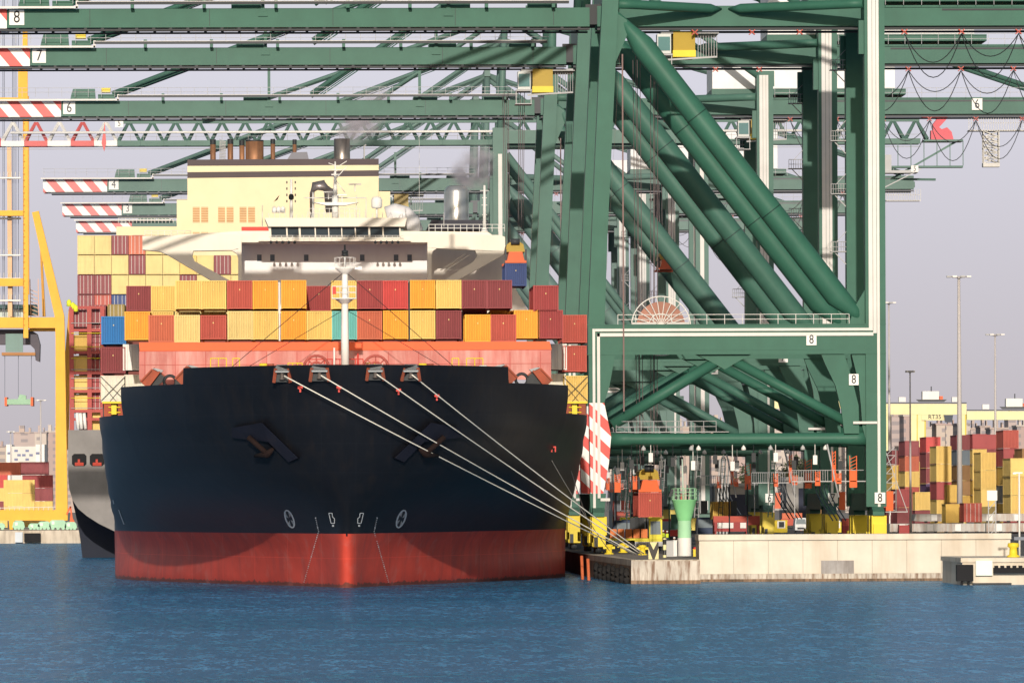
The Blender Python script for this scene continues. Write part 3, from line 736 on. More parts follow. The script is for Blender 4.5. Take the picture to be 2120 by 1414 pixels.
# wheelhouse: frame strips around real window openings
panes = [(561, 592), (595, 618), (622, 651), (653.5, 679), (681, 706), (708, 734), (736.5, 762), (766, 791), (794, 826)]
mb = MB(); mb.ppx([(548, 452), (842, 452), (838, 470), (556, 470)], YW, YW-1.0, YW+9); mb.ppx([(558, 491), (828, 491), (830, 498), (556, 498)], YW, YW-.4, YW+9)
prev = 556
for a, b_ in panes + [(829, 829)]:
    mb.ppx([(prev, 470.2), (a, 470.2), (a+1, 490.8), (prev+1, 490.8)], YW, YW-.3, YW+.5); prev = b_
WH = mb.build('wheelhouse', cream, SHIP)
for a, b_ in panes:
    mb = MB(); mb.ppx([(a-.5, 470.3), (b_+.5, 470.3), (b_+1, 490.7), (a+.5, 490.7)], YW, YW, YW+.1); mb.build('window', flat('bridge_glass', (.035, .05, .06), .12, dirt=0), WH)
mb = MB(); mb.ppx([(560, 470.4), (826, 470.4), (826, 490.6), (560, 490.6)], YW, YW+3, YW+8); mb.build('bridge_interior', DARK(), WH)
def raily(u0, u1, v0, v1, Y, n, r=.04, mat=None, parent=None, nm='railing'):
    mb = MB(); (x0, z0), (x1, z1) = W(u0, v1, Y), W(u1, v1, Y); _, zt = W(u0, v0, Y); h = zt-z0
    for i in range(n+1): t = i/n; xx = x0+(x1-x0)*t; zz = z0+(z1-z0)*t; mb.tube([(xx, Y, zz), (xx, Y, zz+h)], r, 4, False)
    for q in (.5, 1): mb.tube([(x0, Y, z0+h*q), (x1, Y, z1+h*q)], r, 4, False)
    return mb.build(nm, mat or WHITE(), parent or SHIP)
raily(560, 835, 488, 498, YW-.9, 24, .03)
for a, b_ in ((561, 610), (777, 824)):
    for k in range(5):
        mb = MB(); x, z = W(a+(b_-a)*k/4, 501, YW-1); mb.tube([(x, YW-1.5, z-.1), (x, YW-1, z+.05)], [.19, .12], 8); mb.build('floodlight', DARK(), WH)
raily(888, 1045, 465, 480, YW+3, 12, .04); raily(300, 395, 478, 489, YW+2.8, 7, .03)
# masts and aerials on the wheelhouse roof
mb = MB(); Yt = YW+4
mb.tube([V3(694, 452, Yt), V3(694, 405, Yt)], .42, 10); mb.tube([V3(694, 405, Yt), V3(694, 375, Yt), V3(694, 335, Yt)], [.3, .18, .08], 8)
for v, a, b_ in ((410, 630, 758), (420, 648, 742), (352, 680, 716)): mb.tube([V3(a, v, Yt), V3(b_, v, Yt)], .07, 6)
mb.ppx([(648, 420), (742, 420), (715, 426), (675, 426)], Yt, Yt-1, Yt+1)
mb.tube([V3(680, 338, Yt), V3(700, 345, Yt), V3(718, 334, Yt)], .05, 5); mb.tube([V3(694, 372, Yt), V3(715, 400, Yt)], .05, 5); mb.tube([V3(694, 372, Yt), V3(718, 345, Yt)], .05, 5)
for k in range(7): v = 352+k*7; mb.tube([V3(690, v, Yt-.2), V3(698, v+3, Yt-.2)], .04, 4)
RM = mb.build('radar_mast', WHITE(), SHIP)
for u, v, w in ((735, 382, 13), (694, 362, 8), (680, 398, 10), (708, 404, 10)):
    x, z = W(u, v, Yt-1); mb = MB(); mb.box(x-w/16.6, x+w/16.6, Yt-1.2, Yt-.9, z-.08, z+.08); mb.tube([(x, Yt-1, z-.9), (x, Yt-1, z)], .07, 5); mb.build('radar_scanner', WHITE(), RM)
raily(640, 745, 432, 452, Yt-2, 10, .03, None, RM)
mb = MB()
for (u, v0, v1, r) in ((603, 455, 372, .22), (648, 452, 398, .14), (758, 452, 410, .06), (543, 470, 425, .06), (738, 452, 405, .05), (868, 478, 280, .03), (919, 470, 440, .04), (840, 455, 430, .06)):
    mb.tube([V3(u, v0, Yt), V3(u, v1, Yt)], [r, r*.6], 6)
for k in range(26):
    u = 560+k*11+random.uniform(-3, 3); mb.tube([V3(u, 453, YW-.5), V3(u+random.uniform(-5, 5), 440+random.uniform(-4, 5), YW-.5)], .035, 4)
mb.build('aerial', WHITE(), SHIP)
x, z = W(603, 408, Yt-.3); mb = MB(); mb.lathe([(0, z-.35), (.3, z-.3), (.34, z), (.25, z+.3), (0, z+.38)], x, Yt-.3, 12)
for k in range(4):
    for s in (-.55, .5): xx, zz = W(603, 378+k*13, Yt); mb.box(xx+s-.08, xx+s+.08, Yt-.1, Yt+.1, zz-.15, zz+.15)
mb.build('signal_light', DARK(), SHIP)
x, z = W(780, 420, Yt); mb = MB(); mb.lathe([(0, z-.75), (.55, z-.7), (.68, z-.5), (.68, z+.35), (.5, z+.68), (0, z+.8)], x, Yt, 16); mb.tube([(x, Yt, z-1.9), (x, Yt, z-.7)], .12, 6); mb.build('radome', WHITE(), SHIP)
for u in (568, 577, 586):
    x, z = W(u, 434, Yt); mb = MB(); mb.lathe([(0, z-.45), (.28, z-.4), (.28, z+.2), (0, z+.45)], x, Yt, 10); mb.build('radome', WHITE(), SHIP)
# ducts and exhausts of the black ship
stainless = paint('stainless_exhaust', (.62, .62, .61), .30, .15, .25, (.2, .15, .1), metal=.75)
mb = MB(); Yd = YW+8
mb.tube([V3(800, 446, Yd), V3(818, 441, Yd), V3(836, 446, Yd), V3(850, 460, Yd), V3(858, 482, Yd)], [1.1, 1.2, 1.25, 1.2, 1.2], 18); mb.build('ventilation_duct', paint('white_duct', (.74, .72, .72), .4, .1, .2), SHIP)
mb = MB(); c = V3(672, 395, YW+30); mb.tube([V3(646, 452, YW+6), V3(646, 400, YW+6), V3(652, 386, YW+6), V3(668, 384, YW+6), V3(681, 395, YW+6), V3(684, 440, YW+6)], [.25, .3, .6, .7, .65, .6], 12); mb.build('ventilation_duct', paint('dull_metal_duct', (.34, .30, .30), .35, .2, .4, metal=.6), SHIP)
mb = MB(); mb.ppx([(890, 462), (1006, 462), (1006, 481), (880, 481)], YW+20, YW+10, YW+26); mb.build('exhaust_casing', flat('charcoal_casing', (.045, .045, .06), .6), SHIP)
x, z0 = W(945, 462, YW+16); _, z1 = W(945, 398, YW+16); zc = W(945, 385, YW+16)[1]
mb = MB(); mb.lathe([(1.58, z0), (1.58, z1), (1.45, z1+.35), (1.15, zc-.1), (1.0, zc), (.9, zc-.4)], x, YW+16, 24); mb.build('exhaust_pipe', stainless, SHIP)
mb = MB(); mb.tube([V3(1003, 480, YW+4), V3(1003, 384, YW+4)], [.24, .14], 8)
for v, w in ((395, 9), (410, 5), (425, 6), (445, 5), (460, 4)): mb.tube([V3(1003-w, v, YW+4), V3(1003+w, v, YW+4)], .05, 4)
mb.lathe([(.5, W(1003, 480, YW+4)[1]), (.2, W(1003, 470, YW+4)[1])], W(1003, 475, YW+4)[0], YW+4, 8)
mb.build('light_mast', WHITE(), SHIP)
mb = MB(); mb.tube([V3(912, 560, YW+2.5), V3(965, 525, YW+2.5)], .08, 5); mb.tube([V3(920, 562, YW+2.5), V3(973, 527, YW+2.5)], .08, 5); mb.build('stairway', WHITE(), SHIP)
mb = MB(); x, z = W(573, 412, YW+4); mb.add([(x-.4, YW+4, z-.4), (x+.1, YW+4, z-.1), (x+.35, YW+4, z+.5), (x, YW+4, z+.1)], [(0, 1, 2, 3), (3, 2, 1, 0)]); one('flag', mb, RED(), 'small red flag flying above the bridge of the black ship', 'flag')

# ---------------------------------------------------------------- second ship (grey stern)
C2 = -2.3
S2 = thing('container_ship', 'grey container ship moored behind the black one, with cream funnel', 'ship', (C2, 1180, 0))
mb = MB(); YS = 984
grey = paint('grey_hull', (.24, .225, .215), .6, .15, .25, (.13, .12, .11), .3)
xl, zt2 = W(141, 890, YS); xr = 2*C2-xl
pts = [(141, 890), (141, 985), (143, 1010), (150, 1035), (162, 1053), (180, 1068), (205, 1084), (238, 1100), (300, 1118), (400, 1128)]
Pl = [W(a, b_, YS) for a, b_ in pts]
polyg = [p for p in Pl] + [(2*C2-p[0], p[1]) for p in Pl[::-1]]
mb.prism(polyg, YS, YS+330)
low = [W(150, 1036, YS+13), W(160, 1080, YS+13), W(166, 1115, YS+13), W(171, 1158, YS+13)]
lowp = [low[0], low[1], low[2], low[3], (2*C2-low[3][0], low[3][1]), (2*C2-low[2][0], low[2][1]), (2*C2-low[1][0], low[1][1]), (2*C2-low[0][0], low[0][1])]
mb.mi = 1; mb.prism(lowp, YS+13, YS+320)
H2 = mb.build('hull', [grey, paint('dark_blue_boottop', (.006, .010, .024), .6, .2, 0)], S2)
for u in (164, 201):
    m2 = MB(); x, z = W(u, 952, YS); w, h = (1.0, .85)
    m2.prism([(x-w, z-h+.3), (x-w+.3, z-h), (x+w-.3, z-h), (x+w, z-h+.3), (x+w, z+h-.3), (x+w-.3, z+h), (x-w+.3, z+h), (x-w, z+h-.3)], YS-.04, YS+.3)
    p = m2.build('mooring_opening', flat('deep_shadow_black', (.008, .008, .01), .7), H2)
    m2 = MB(); m2.box(x-.6, x+.6, YS-.08, YS-.03, z-.8, z-.35); m2.box(x-.2, x+.1, YS-.09, YS-.03, z-.5, z+.1); m2.build('winch', flat('red_winch', (.45, .05, .03), .6), p)
lashred = paint('lashing_bridge_red', (.42, .085, .075), .6, .12, .25)
mb = MB(); YL = 1030
for u in (149, 186, 213):
    xa, za = W(u, 890, YL); _, zb = W(u, 636, YL); w = .32; mb.box(xa-w, xa+w, YL-.6, YL, za, zb)
for v in (637, 684, 730, 772, 810, 851, 868):
    xa, za = W(146, v, YL); xb, _ = W(215, v, YL); mb.box(xa, xb, YL-.5, YL-.02, za-.2, za+.2)
LB = mb.build('lashing_bridge', lashred, S2)
for v in (669, 690, 718, 742, 765, 783, 803, 824, 845):
    m2 = MB(); xa, za = W(147, v, YL-.8); xb, _ = W(212, v, YL-.8); m2.tube([(xa, YL-.8, za), (xb, YL-.8, za)], .05, 4); m2.build('railing', STEEL() if int(v) % 2 else YEL(), LB)
m2 = MB()
for u in (160, 167, 175): m2.tube([V3(u-1, 855, YL-.9), V3(u+2, 888, YL-.9)], .25, 6)
m2.build('chute', [WHITE()], LB)
for i, (u, v) in enumerate(((143, 628), (151, 634), (157, 639))):
    x, z = W(u, v, YL); m2 = MB(); m2.lathe([(0, z-.5), (.35, z-.4), (.35, z+.3), (0, z+.6)], x, YL-.3, 8); m2.build('float_light', flat('lime_float', (.75, .80, .05), .5), LB)
grp2 = 'containers stacked on the grey ship'
Ya = 1031
for i, (v0, c) in enumerate(((640, 'maroon'), (692, 'ochre'), (735, 'yellow'), (776, 'yellow'), (815, 'yellow'))):
    x, zt = W(167, v0+1, Ya); container(x, Ya, zt-2.62, c, 'door', 12.19, 2.59, '%s container inside the red lashing bridge, %s from top' % (nice(c), ORD[i]), grp2, .05)
for i, (v0, c) in enumerate(((630, 'maroon'), (672, 'maroon'), (708, 'crimson'), (735, 'crimson'), (775, 'crimson'), (812, 'crimson'), (852, 'yellow'))):
    x, zt = W(201.5, v0+1, Ya); container(x, Ya, zt-2.62, c, 'door', 12.19, 2.59, '%s container right of the red lashing bridge, %s from top' % (nice(c), ORD[i]), grp2, .05)
x, zt = W(240, 630, Ya); container(x, Ya, zt-2.6, 'olive', 'door', 12.19, 2.59, 'olive brown container just above the blue one on the black ship', grp2, .05)
Yb = 1048
rows = [(487, 'YYmoYYYYYY'), (528, 'YYYmYYyYmY'), (569, 'mmYYYYmYYY'), (610, 'morbYYYYYY')]
rows[3] = (610, 'mrbYYYYYYY')
cc = dict(Y='pale_yellow', y='yellow', m='maroon', o='orange_red', r='red', b='navy')
for ti, (v0, s) in enumerate(rows):
    for i, ch in enumerate(s):
        if ti == 0 and i > 5: continue
        u = 177.5+i*35.35; x, zt = W(u, v0, Yb)
        container(x, Yb, zt-2.85, cc[ch], 'door', 12.19, 2.80, '%s container on the grey ship, %s from the left, %s tier down' % (nice(cc[ch]), ORD[i], ORD[ti]), grp2, .08)
# fill below so the stack stands on the deck: hatch bulk
mb = MB(); a = W(160, 650, Yb+.5); b_ = W(500, 890, Yb+.5); mb.box(a[0]+.2, C2*2-a[0]-.2, Yb+.5, Yb+12, b_[1], a[1]-.02); mb.build('cargo_hatch', flat('hatch_brown', (.2, .06, .05), .7), S2)
# accommodation behind and funnel
creamy = paint('cream_funnel', (.76, .66, .43), .55, .05, .10, (.6, .5, .3), .4)
mb = MB(); YF = 1066
mb.ppx([(388, 352), (784, 350), (784, 700), (388, 700)], YF, YF, YF+16); mb.ppx([(366, 414), (388, 414), (388, 700), (366, 700)], YF, YF+.1, YF+12)
mb.ppx([(236, 462), (366, 462), (366, 640), (236, 640)], YF, YF+14, YF+25)
mb.ppx([(784, 396), (808, 396), (808, 470), (784, 470)], YF, YF+1, YF+12)
mb.mi = 1; mb.ppx([(388, 331), (784, 329), (784, 342), (388, 344)], YF, YF+.02, YF+16); mb.ppx([(388, 357), (784, 353), (784, 365), (388, 369)], YF, YF-.06, YF-.003)
mb.mi = 0; mb.ppx([(388, 344), (784, 342), (784, 352.8), (388, 355)], YF, YF+.04, YF+15.9)
mb.mi = 2; mb.ppx([(593, 331), (604, 314), (636, 313), (640, 331)], YF, YF+3, YF+9)
FN = mb.build('funnel_casing', [creamy, flat('funnel_stripe', (.085, .065, .070), .6), flat('grey_cowl', (.20, .20, .23), .6)], S2)
lou = paint('brown_louvre', (.52, .28, .12), .6, .15, .3)
for u in (399, 416.5, 451.5, 469, 496, 513.5):
    for v0, v1 in ((429, 461), (481, 512)):
        if v0 > 470 and u > 420 and u < 440: continue
        m2 = MB(); (xa, za), (xb, zb) = W(u, v0, YF), W(u+14.5, v1, YF)
        m2.box(xa, xb, YF-.05, YF+.02, zb, za); 
        for k in range(9): zz = zb+(za-zb)*(k+.5)/9; m2.mi = 1; m2.box(xa, xb, YF-.12, YF-.052, zz-.03, zz+.03)
        m2.build('louvre', [lou, creamy], FN)
rustpipe = paint('rusty_exhaust', (.34, .17, .09), .55, .25, .5, (.08, .05, .04), metal=.3)
for u, v, r, wd in ((441, 290, .42, 0), (477, 289, .42, 0), (501, 292, .40, 0), (527, 291, 1.36, 1), (565, 289, .34, 0), (610, 290, .30, 0)):
    x, z0 = W(u, 333, YF+6); _, z1 = W(u, v, YF+6); m2 = MB()
    m2.lathe([(r, z0), (r, z1-.6), (r, z1-.6), (r, z1), (r*.85, z1+.02), (r*.85, z1-.4)], x, YF+6, 16); m2.mi = 1; m2.lathe([(r*1.05, z1-.7), (r*1.05, z1+.05)] if not wd else [(r*1.01, z1-.2), (r*1.01, z1+.02)], x, YF+6, 16)
    m2.build('exhaust_pipe', [rustpipe, DARK()], FN)
x, z0 = W(708, 332, YF+6); _, z1 = W(708, 288, YF+6); m2 = MB(); m2.lathe([(1.22, z0), (1.2, z1), (1.0, z1), (1.0, z1-.5)], x, YF+6, 20); m2.build('exhaust_pipe', paint('heat_stained_steel', (.34, .30, .27), .35, .3, .6, (.05, .04, .04), metal=.7), FN)
m2 = MB()
for k in range(6):
    u = 455+k*2.2; m2.tube([V3(u, 332, YF+5), V3(u, 288+k, YF+5)], .05, 4)
for k in range(7): m2.tube([V3(454, 332-k*6, YF+5), V3(468, 330-k*6, YF+5)], .05, 4)
m2.tube([V3(754, 330, YF+4), V3(754, 303, YF+4), V3(758, 300, YF+4)], .12, 5); m2.build('scaffold', STEEL(), FN)
raily(245, 366, 452, 462, YF+13.9, 16, .04, None, S2)
m2 = MB(); m2.ppx([(500, 470), (560, 470), (560, 478), (500, 478)], YF-.3, YF-.4, YF-.1) ; m2.build('red_pipe_band', RED(), FN)
for i, (a, b_) in enumerate(((270, 292), (296, 318), (322, 344), (346, 364))):
    m2 = MB(); m2.ppx([(a, 480), (b_, 480), (b_, 483.5), (a, 483.5)], YF, YF+13.9, YF+14.1); m2.build('window', flat('window_glass', (.10, .13, .17), .15, dirt=0), S2)

# ---------------------------------------------------------------- mooring ropes
ropem = flat('white_rope', (.80, .76, .66), .8)
def rope_px(a, b, Ya, Yb, r, lab):
    pts = []
    for i in range(41):
        t = i/40; u = a[0]+(b[0]-a[0])*t; v = a[1]+(b[1]-a[1])*t + 9*4*t*(1-t)*.5
        y = Ya+(Yb-Ya)*t; hy = hull_at(u, v, 0)[1] if u < 1180 else 999
        y = min(y, hy-1.15); x, z = W(u, v, y); pts.append((x, y, z))
    for _ in range(3):
        for i in range(1, 40):
            y = min(pts[i][1], (pts[i-1][1]+pts[i+1][1])/2); u, v = PX(*pts[i]); x, z = W(u, v, y); pts[i] = (x, y, z)
    return one('mooring_rope', MB().tube(pts, r, 6), ropem, lab, 'rope', 'mooring ropes from the bow')
def rope(p, q, sag, r, lab, mat=ropem):
    pts = []
    for i in range(25):
        t = i/24; v = [p[j]*(1-t)+q[j]*t for j in range(3)]; v[2] -= sag*4*t*(1-t); pts.append(v)
    return one('mooring_rope', MB().tube(pts, r, 6), mat, lab, 'rope', 'mooring ropes from the bow')
ends = [(1312, 1146, 676), (1320, 1148, 676), (1328, 1147, 677), (1333, 1146, 678)]
for i, (c, (u, v, Y)) in enumerate(zip(CH, ends)):
    rope_px([(588, 778), (664, 777), (780, 775), (853, 776)][i], (u, v), CH[i][1], Y, .055, 'white mooring rope from the %s mooring chute, counted from the left' % ORD[i])
for i, (a, Ya_, b_, Yb_, lab) in enumerate((((1063, 803), 656, (1262, 1140), 700, 'thin grey mooring rope from the inner right mooring platform down to the crane leg'), ((1132, 800), 664, (1238, 1134), 720, 'thin grey mooring rope hanging steeply from the outer right mooring platform'))):
    x, z = W(*a, Ya_); x2_, z2_ = W(*b_, Yb_); rope((x, Ya_-.8, z), (x2_, Yb_, z2_), .8, .04, lab, flat('grey_rope', (.50, .45, .38), .8))
# ---------------------------------------------------------------- ship-to-shore cranes
XL, XR = 31.4, 60.3
REDWHITE = lambda k=0: stripes('red_white_stripes', (.86, .84, .80), (.70, .06, .045), 2.6, .95, k)
def catenary(mb, p, q, drop, r=.05):
    pts = []
    for i in range(13):
        t = i/12; v = [p[j]*(1-t)+q[j]*t for j in range(3)]; v[2] -= drop*4*t*(1-t); pts.append(v)
    mb.tube(pts, r, 4, False)
def crane(num, Y, k, lab, trolley_x=None, hang=None, near=True, top=True, detail=2):
    G = green(k); Yf = Y+25; Yc = Y+13.4
    T = thing('ship_to_shore_crane', lab, 'crane', ((XL+XR)/2, Y+13.5, 2.25), 'green container cranes along the quay')
    cond = flat('pale_conduit', (.70, .67, .63), .5, k)
    for fi, y in enumerate((Y, Yf)):
        y1 = y+2.2
        m = MB()   # waterside leg above the portal beam
        m.prism([(30.55, 22.9), (32.0, 22.9), (32.5, 36), (33.85, 62), (32.15, 62), (31.25, 44), (30.4, 26)], y, y1)
        m.build('leg', G, T)
        m = MB(); m.prism([(30.45, 22.85), (33.2, 22.85), (32.6, 19.6), (32.05, 17.9), (30.5, 17.9)], y+.01, y1)
        m.mi = 1; m.prism([(30.5, 17.88), (32.05, 17.88), (32.75, 14.4), (32.5, 11.6), (31.9, 8.5), (30.6, 8.5)], y+.02, y1-.02)
        m.mi = 0; m.prism([(30.5, 8.48), (32.2, 8.48), (32.0, 6.5), (30.6, 6.5)], y, y1)
        m.build('leg', [G, REDWHITE(k)], T)
        m = MB(); m.box(XR-1.05, XR+1.05, y, y1, 7.0, 62)   # landside leg
        m.prism([(57.8, 22.84), (59.24, 22.84), (59.24, 14), (58.9, 15.2), (58.75, 17.5), (58.5, 20)], y+.3, y+1.7)
        for zz in (13.6, 15.2, 17, 19, 26.4, 31, 37, 43, 49, 55): m.box(XR-1.07, XR+1.07, y-.015, y+.01, zz, zz+.04)
        m.build('leg', G, T)
        m = MB()   # portal beam
        m.box(30.4, XR+1.02, y+.03, y1-.03, 22.95, 25.95)
        m.box(30.3, XR+1.06, y-.05, y+.02, 22.86, 22.96); m.box(30.3, XR+1.06, y-.05, y+.02, 25.9, 26.0); 
        if fi == 0: m.box(33.5, 56, y-.01, y+.03, 23.3, 23.34)
        m.prism([(41.5, 22.94), (47.5, 22.94), (46.0, 22.1), (44.6, 21.3), (43.2, 22.1)], y+.5, y1-.5)
        # curved gooseneck bracket on the landside
        m.prism([(54.6, 22.94), (57.0, 22.9), (57.8, 20.4), (58.5, 17.5), (58.55, 14.6), (57.0, 14.6), (56.7, 17.2), (56.1, 19.6), (55.0, 21.9)], y+.2, y+1.0)
        m.build('portal_beam', G, T)
        m = MB(); m.smooth = True
        m.tube([(44.4, y+1.1, 22.5), (32.9, y+1.1, 15.6)], .58, 12); m.tube([(45.2, y+1.1, 22.4), (59.0, y+1.1, 14.9)], .52, 12)
        m.build('brace', G, T)
        m = MB(); m.tube([(32.7, y+1.1, 14.1), (34.4, y+1.1, 14.1), (35.2, y+1.1, 14.1), (56.6, y+1.1, 14.1), (58.2, y+1.1, 14.1), (59.4, y+1.1, 14.1)], [.75, .72, .62, .62, .75, .8], 14)
        m.build('sill_tube', G, T)
        m = MB(); m.tube([(33.2, y+1.1, 58.8), (34.9, y+1.1, 56.6), (36.2, y+1.1, 55.0), (56.4, y+1.1, 28.8), (58.2, y+1.1, 27.2), (58.9, y+1.1, 26.2)], [.12, .7, 1.22, 1.22, .75, .3], 18)
        DB = m.build('diagonal_brace', G, T)
        for t in (.28, .66):
            m = MB(); P0, P1 = Vector((36.2, y+1.1, 55.0)), Vector((56.4, y+1.1, 28.8)); d_ = (P1-P0).normalized(); c_ = P0+(P1-P0)*t; m.tube([c_-d_*.05, c_+d_*.05], 1.245, 20); m.build('weld_band', flat('dark_weld', (.018, .05, .04), .5, k), DB)  # dark band marks a splice seam round the tube
        m = MB(); m.prism([(33.1, 58.6), (34.6, 57.6), (34.7, 56.2), (32.9, 52)], y+.6, y1-.6); m.build('gusset', G, T)
        m = MB(); m.prism([(57.6, 26.02), (59.22, 26.02), (59.22, 29.5), (58.2, 27.8)], y+.6, y1-.6); m.build('gusset', G, T)
        m = MB(); m.box(XR-1.6, XR-1.06, y+.5, y+1.6, 54, 57.5); m.build('gusset', G, T)
        yj = Y+7.2 if fi == 0 else Y+13.9
        ya = y+1.1
        m = MB()
        for xe in (33.6, 59.3):
            s = 1 if xe < 45 else -1
            m.tube([(xe, ya, 59.3), (xe+s*1.5, ya+(yj-ya)*.12, 59.3), (45.2-s*1.6, ya+(yj-ya)*.85, 59.15), (45.2-s*.4, yj, 59.15)], [.5, .5, .5, .12], 14)
        m.build('top_strut', G, T)
        # conduits
        if fi == 0:
            m = MB()
            m.box(XR-.72, XR-.30, y-.14, y-.01, 25.4, 62); m.box(XR-.26, XR+.10, y-.14, y-.01, 25.0, 62); m.box(XR+.14, XR+.42, y-.14, y-.01, 6.6, 62)
            m.box(31.1, XR-.30, y-.16, y-.06, 25.28, 25.55); m.box(31.3, XR-.26, y-.16, y-.06, 24.75, 25.1)
            m.box(30.85, 31.12, y-.16, y-.03, 6.4, 25.55); m.box(31.32, 31.62, y-.16, y-.03, 8.0, 25.1); m.box(31.62, 32.6, y-.16, y-.03, 7.7, 8.0)
            m.box(XR-2.4, XR+.1, y-.2, y-.05, 15.6, 15.85)
            m.build('cable_conduit', cond, T)
        if detail > 1 or fi == 0:
            for zz in ((53.8, 46.2, 40.5, 34.3) if fi else ()):
                m = MB(); x0, x1 = XR-2.7, XR-1.06; yy = y+.3
                m.box(x0, x1, yy, yy+1.5, zz, zz+.09); m.bar((x0+.4, yy+.5, zz), (x1, yy+.5, zz-1.3), .1)
                for j in range(6): m.tube([(x0+j*.27, yy, zz), (x0+j*.27, yy, zz+1.1)], .03, 4, False)
                m.tube([(x0, yy, zz+1.1), (x1, yy, zz+1.1)], .04, 4); m.tube([(x0, yy, zz+.55), (x1, yy, zz+.55)], .03, 4); m.bar((x0+.5, yy+.1, zz+1.0), (x1, yy+.1, zz+2.2), .06); 
                m.build('leg_platform', STEEL(k), T)
        # feet: bogies, equalisers
        for xe in (XL-.1, XR):
            m = MB(); yb = y-1.5
            m.prismyz([(yb, 7.0), (yb+5, 7.0), (yb+6.2, 6.5), (yb+6.2, 6.1), (yb-1.2, 6.1), (yb-1.2, 6.5)], xe-.6, xe+.6)
            m.mi = 1
            for s in (-.9, 2.4):
                m.box(xe-.7, xe+.85, yb+s, yb+s+2.2, 4.2, 6.08); m.box(xe-.55, xe+.7, yb+s-.5, yb+s, 3.0, 5.2); m.box(xe-.5, xe+.6, yb+s, yb+s+2.0, 2.9, 4.2)
                m.box(xe-1.0, xe-.87, yb+s+.3, yb+s+1.6, 3.4, 4.4)
            m.mi = 2
            for s in (-.3, .9, 3, 4.3): m.tube([(xe-.3, yb+s, 2.75), (xe+.3, yb+s, 2.75)], .42, 12)
            m.box(xe-.5, xe-.1, yb-1.6, yb-1.5, 3.0, 4.0)
            m.build('bogie', [G, YEL(k), DARK(k)], T)
    # sill beams along the rail, top cross beams
    for xe in (XL-.05, XR):
        m = MB(); m.box(xe-.8, xe+.8, Y+2.3, Yf-.1, 6.6, 8.4); m.build('sill_beam', G, T)
        m = MB(); m.box(xe-.7, xe+.7, Y+2.25, Yf-.05, 23.2, 25.7); m.build('portal_tie', G, T)
    for xe in (33.0, XR): 
        m = MB(); m.box(xe-.8, xe+.8, Y+.3, Yf+1.9, 59.7, 62.2); m.build('cross_beam', G, T)
    # twin box girders: boom and back girder
    bt = stripes('boom_tip_stripes', (.86, .84, .80), (.70, .06, .045), 3.5, 1.18, k)
    for y in (Y+7.2, Y+12.4):
        m = MB(); m.box(-29.9, 31.0, y, y+1.3, 57.45, 59.35); m.box(-30, 31.0, y-.12, y+1.4, 57.36, 57.46)
        m.mi = 2; m.box(-39, 31, y-.08, y+.45, 57.02, 57.2)
        m.mi = 1; m.box(-40.2, -29.95, y-.002, y+1.302, 57.45, 59.35); m.box(-40.2, -29.95, y-.13, y+1.4, 57.3, 57.44)
        m.mi = 0
        for x in (-6.5, 15.4, 24.5): m.box(x, x+3.1, y+.2, y+1.1, 59.36, 59.95)
        m.mi = 2
        for x in (-21.3, -8.8, 4.1, 16.9, 27.2): m.box(x, x+.05, y-.012, y+.01, 57.5, 59.3)
        m.mi = 0
        m.mi = 2
        for j in range(34): x = -29+j*1.78; m.box(x, x+.3, y-.1, y+.2, 57.2, 57.34)
        m.build('boom_girder', [G, bt, DARK(k)], T)
        m = MB(); m.box(31.8, 99.5, y, y+1.3, 57.45, 59.5); m.box(31.8, 99.5, y-.1, y+1.4, 57.36, 57.46); m.box(60, 99.5, y-.15, y, 59.3, 59.5)
        m.mi = 1; m.box(31.8, 99.5, y-.08, y+.45, 56.98, 57.2); m.box(68, 99.5, y-.04, y-.01, 58.95, 59.15)
        m.build('back_girder', [G, DARK(k)], T)
        m = MB(); m.box(30.6, 32.4, y+.3, y+1.0, 57.6, 59.7); m.build('boom_hinge', DARK(k), T)
    m = MB()
    for x in (-40, -30.5, -14, 2, 18, 30): m.box(x, x+.8, Y+8.5, Y+12.4, 57.7, 58.6)
    for x in (36, 52, 68, 84, 99): m.box(x, x+.8, Y+8.5, Y+12.4, 57.7, 58.6)
    m.build('cross_tie', G, T)
    # walkway, its service pipe and the railing
    yw = Y+5.9
    m = MB(); m.box(-22.6, 28.8, yw, yw+1.1, 59.75, 59.83); m.mi = 1; m.box(-22.6, 28.8, yw-.05, yw, 59.70, 59.98); m.mi = 0
    m.box(-40.5, -22.7, yw+.1, yw+1.1, 59.36, 59.42); m.mi = 2; m.box(-40.5, -22.5, yw-.02, yw+.09, 59.3, 59.52); m.box(-22.7, -22.45, yw-.02, yw+.09, 59.3, 60.1)
    m.box(-22.6, 28.8, yw-.08, yw-.05, 59.98, 60.04)
    m.mi = 3
    for x in (-17, -9.5, -2, 5.5, 12, 20, 27): m.box(x, x+.35, yw, yw+1.3, 59.3, 60.2)
    m.build('walkway', [STEEL(k), DARK(k), cond, G], T)
    m = MB()
    for x in [-40+1.7*j for j in range(41)]: m.tube([(x, yw+.05, 59.8), (x, yw+.05, 60.95)], .028, 4, False)
    for zz in (60.4, 60.95): m.tube([(-40.2, yw+.05, zz), (29, yw+.05, zz)], .028, 4, False)
    m.build('railing', flat('thin_grey_rail', (.55, .55, .56), .5, k), T)
    m = MB()
    for x in [62+1.9*j for j in range(20)]: m.tube([(x, yw+.6, 59.5), (x, yw+.6, 60.7)], .028, 4, False)
    for zz in (60.1, 60.7): m.tube([(62, yw+.6, zz), (99, yw+.6, zz)], .028, 4, False)
    m.build('railing', flat('thin_grey_rail', (.55, .55, .56), .5, k), T)
    for x in (-3.2, 16.2): m = MB(); m.box(x-.18, x+.18, yw+1.1, yw+1.6, 59.0, 63.5); m.prism([(x-.5, 58.5), (x+.5, 58.5), (x+.2, 59.4), (x-.2, 59.4)], yw+1.12, yw+1.29); m.build('stay_support', G, T)
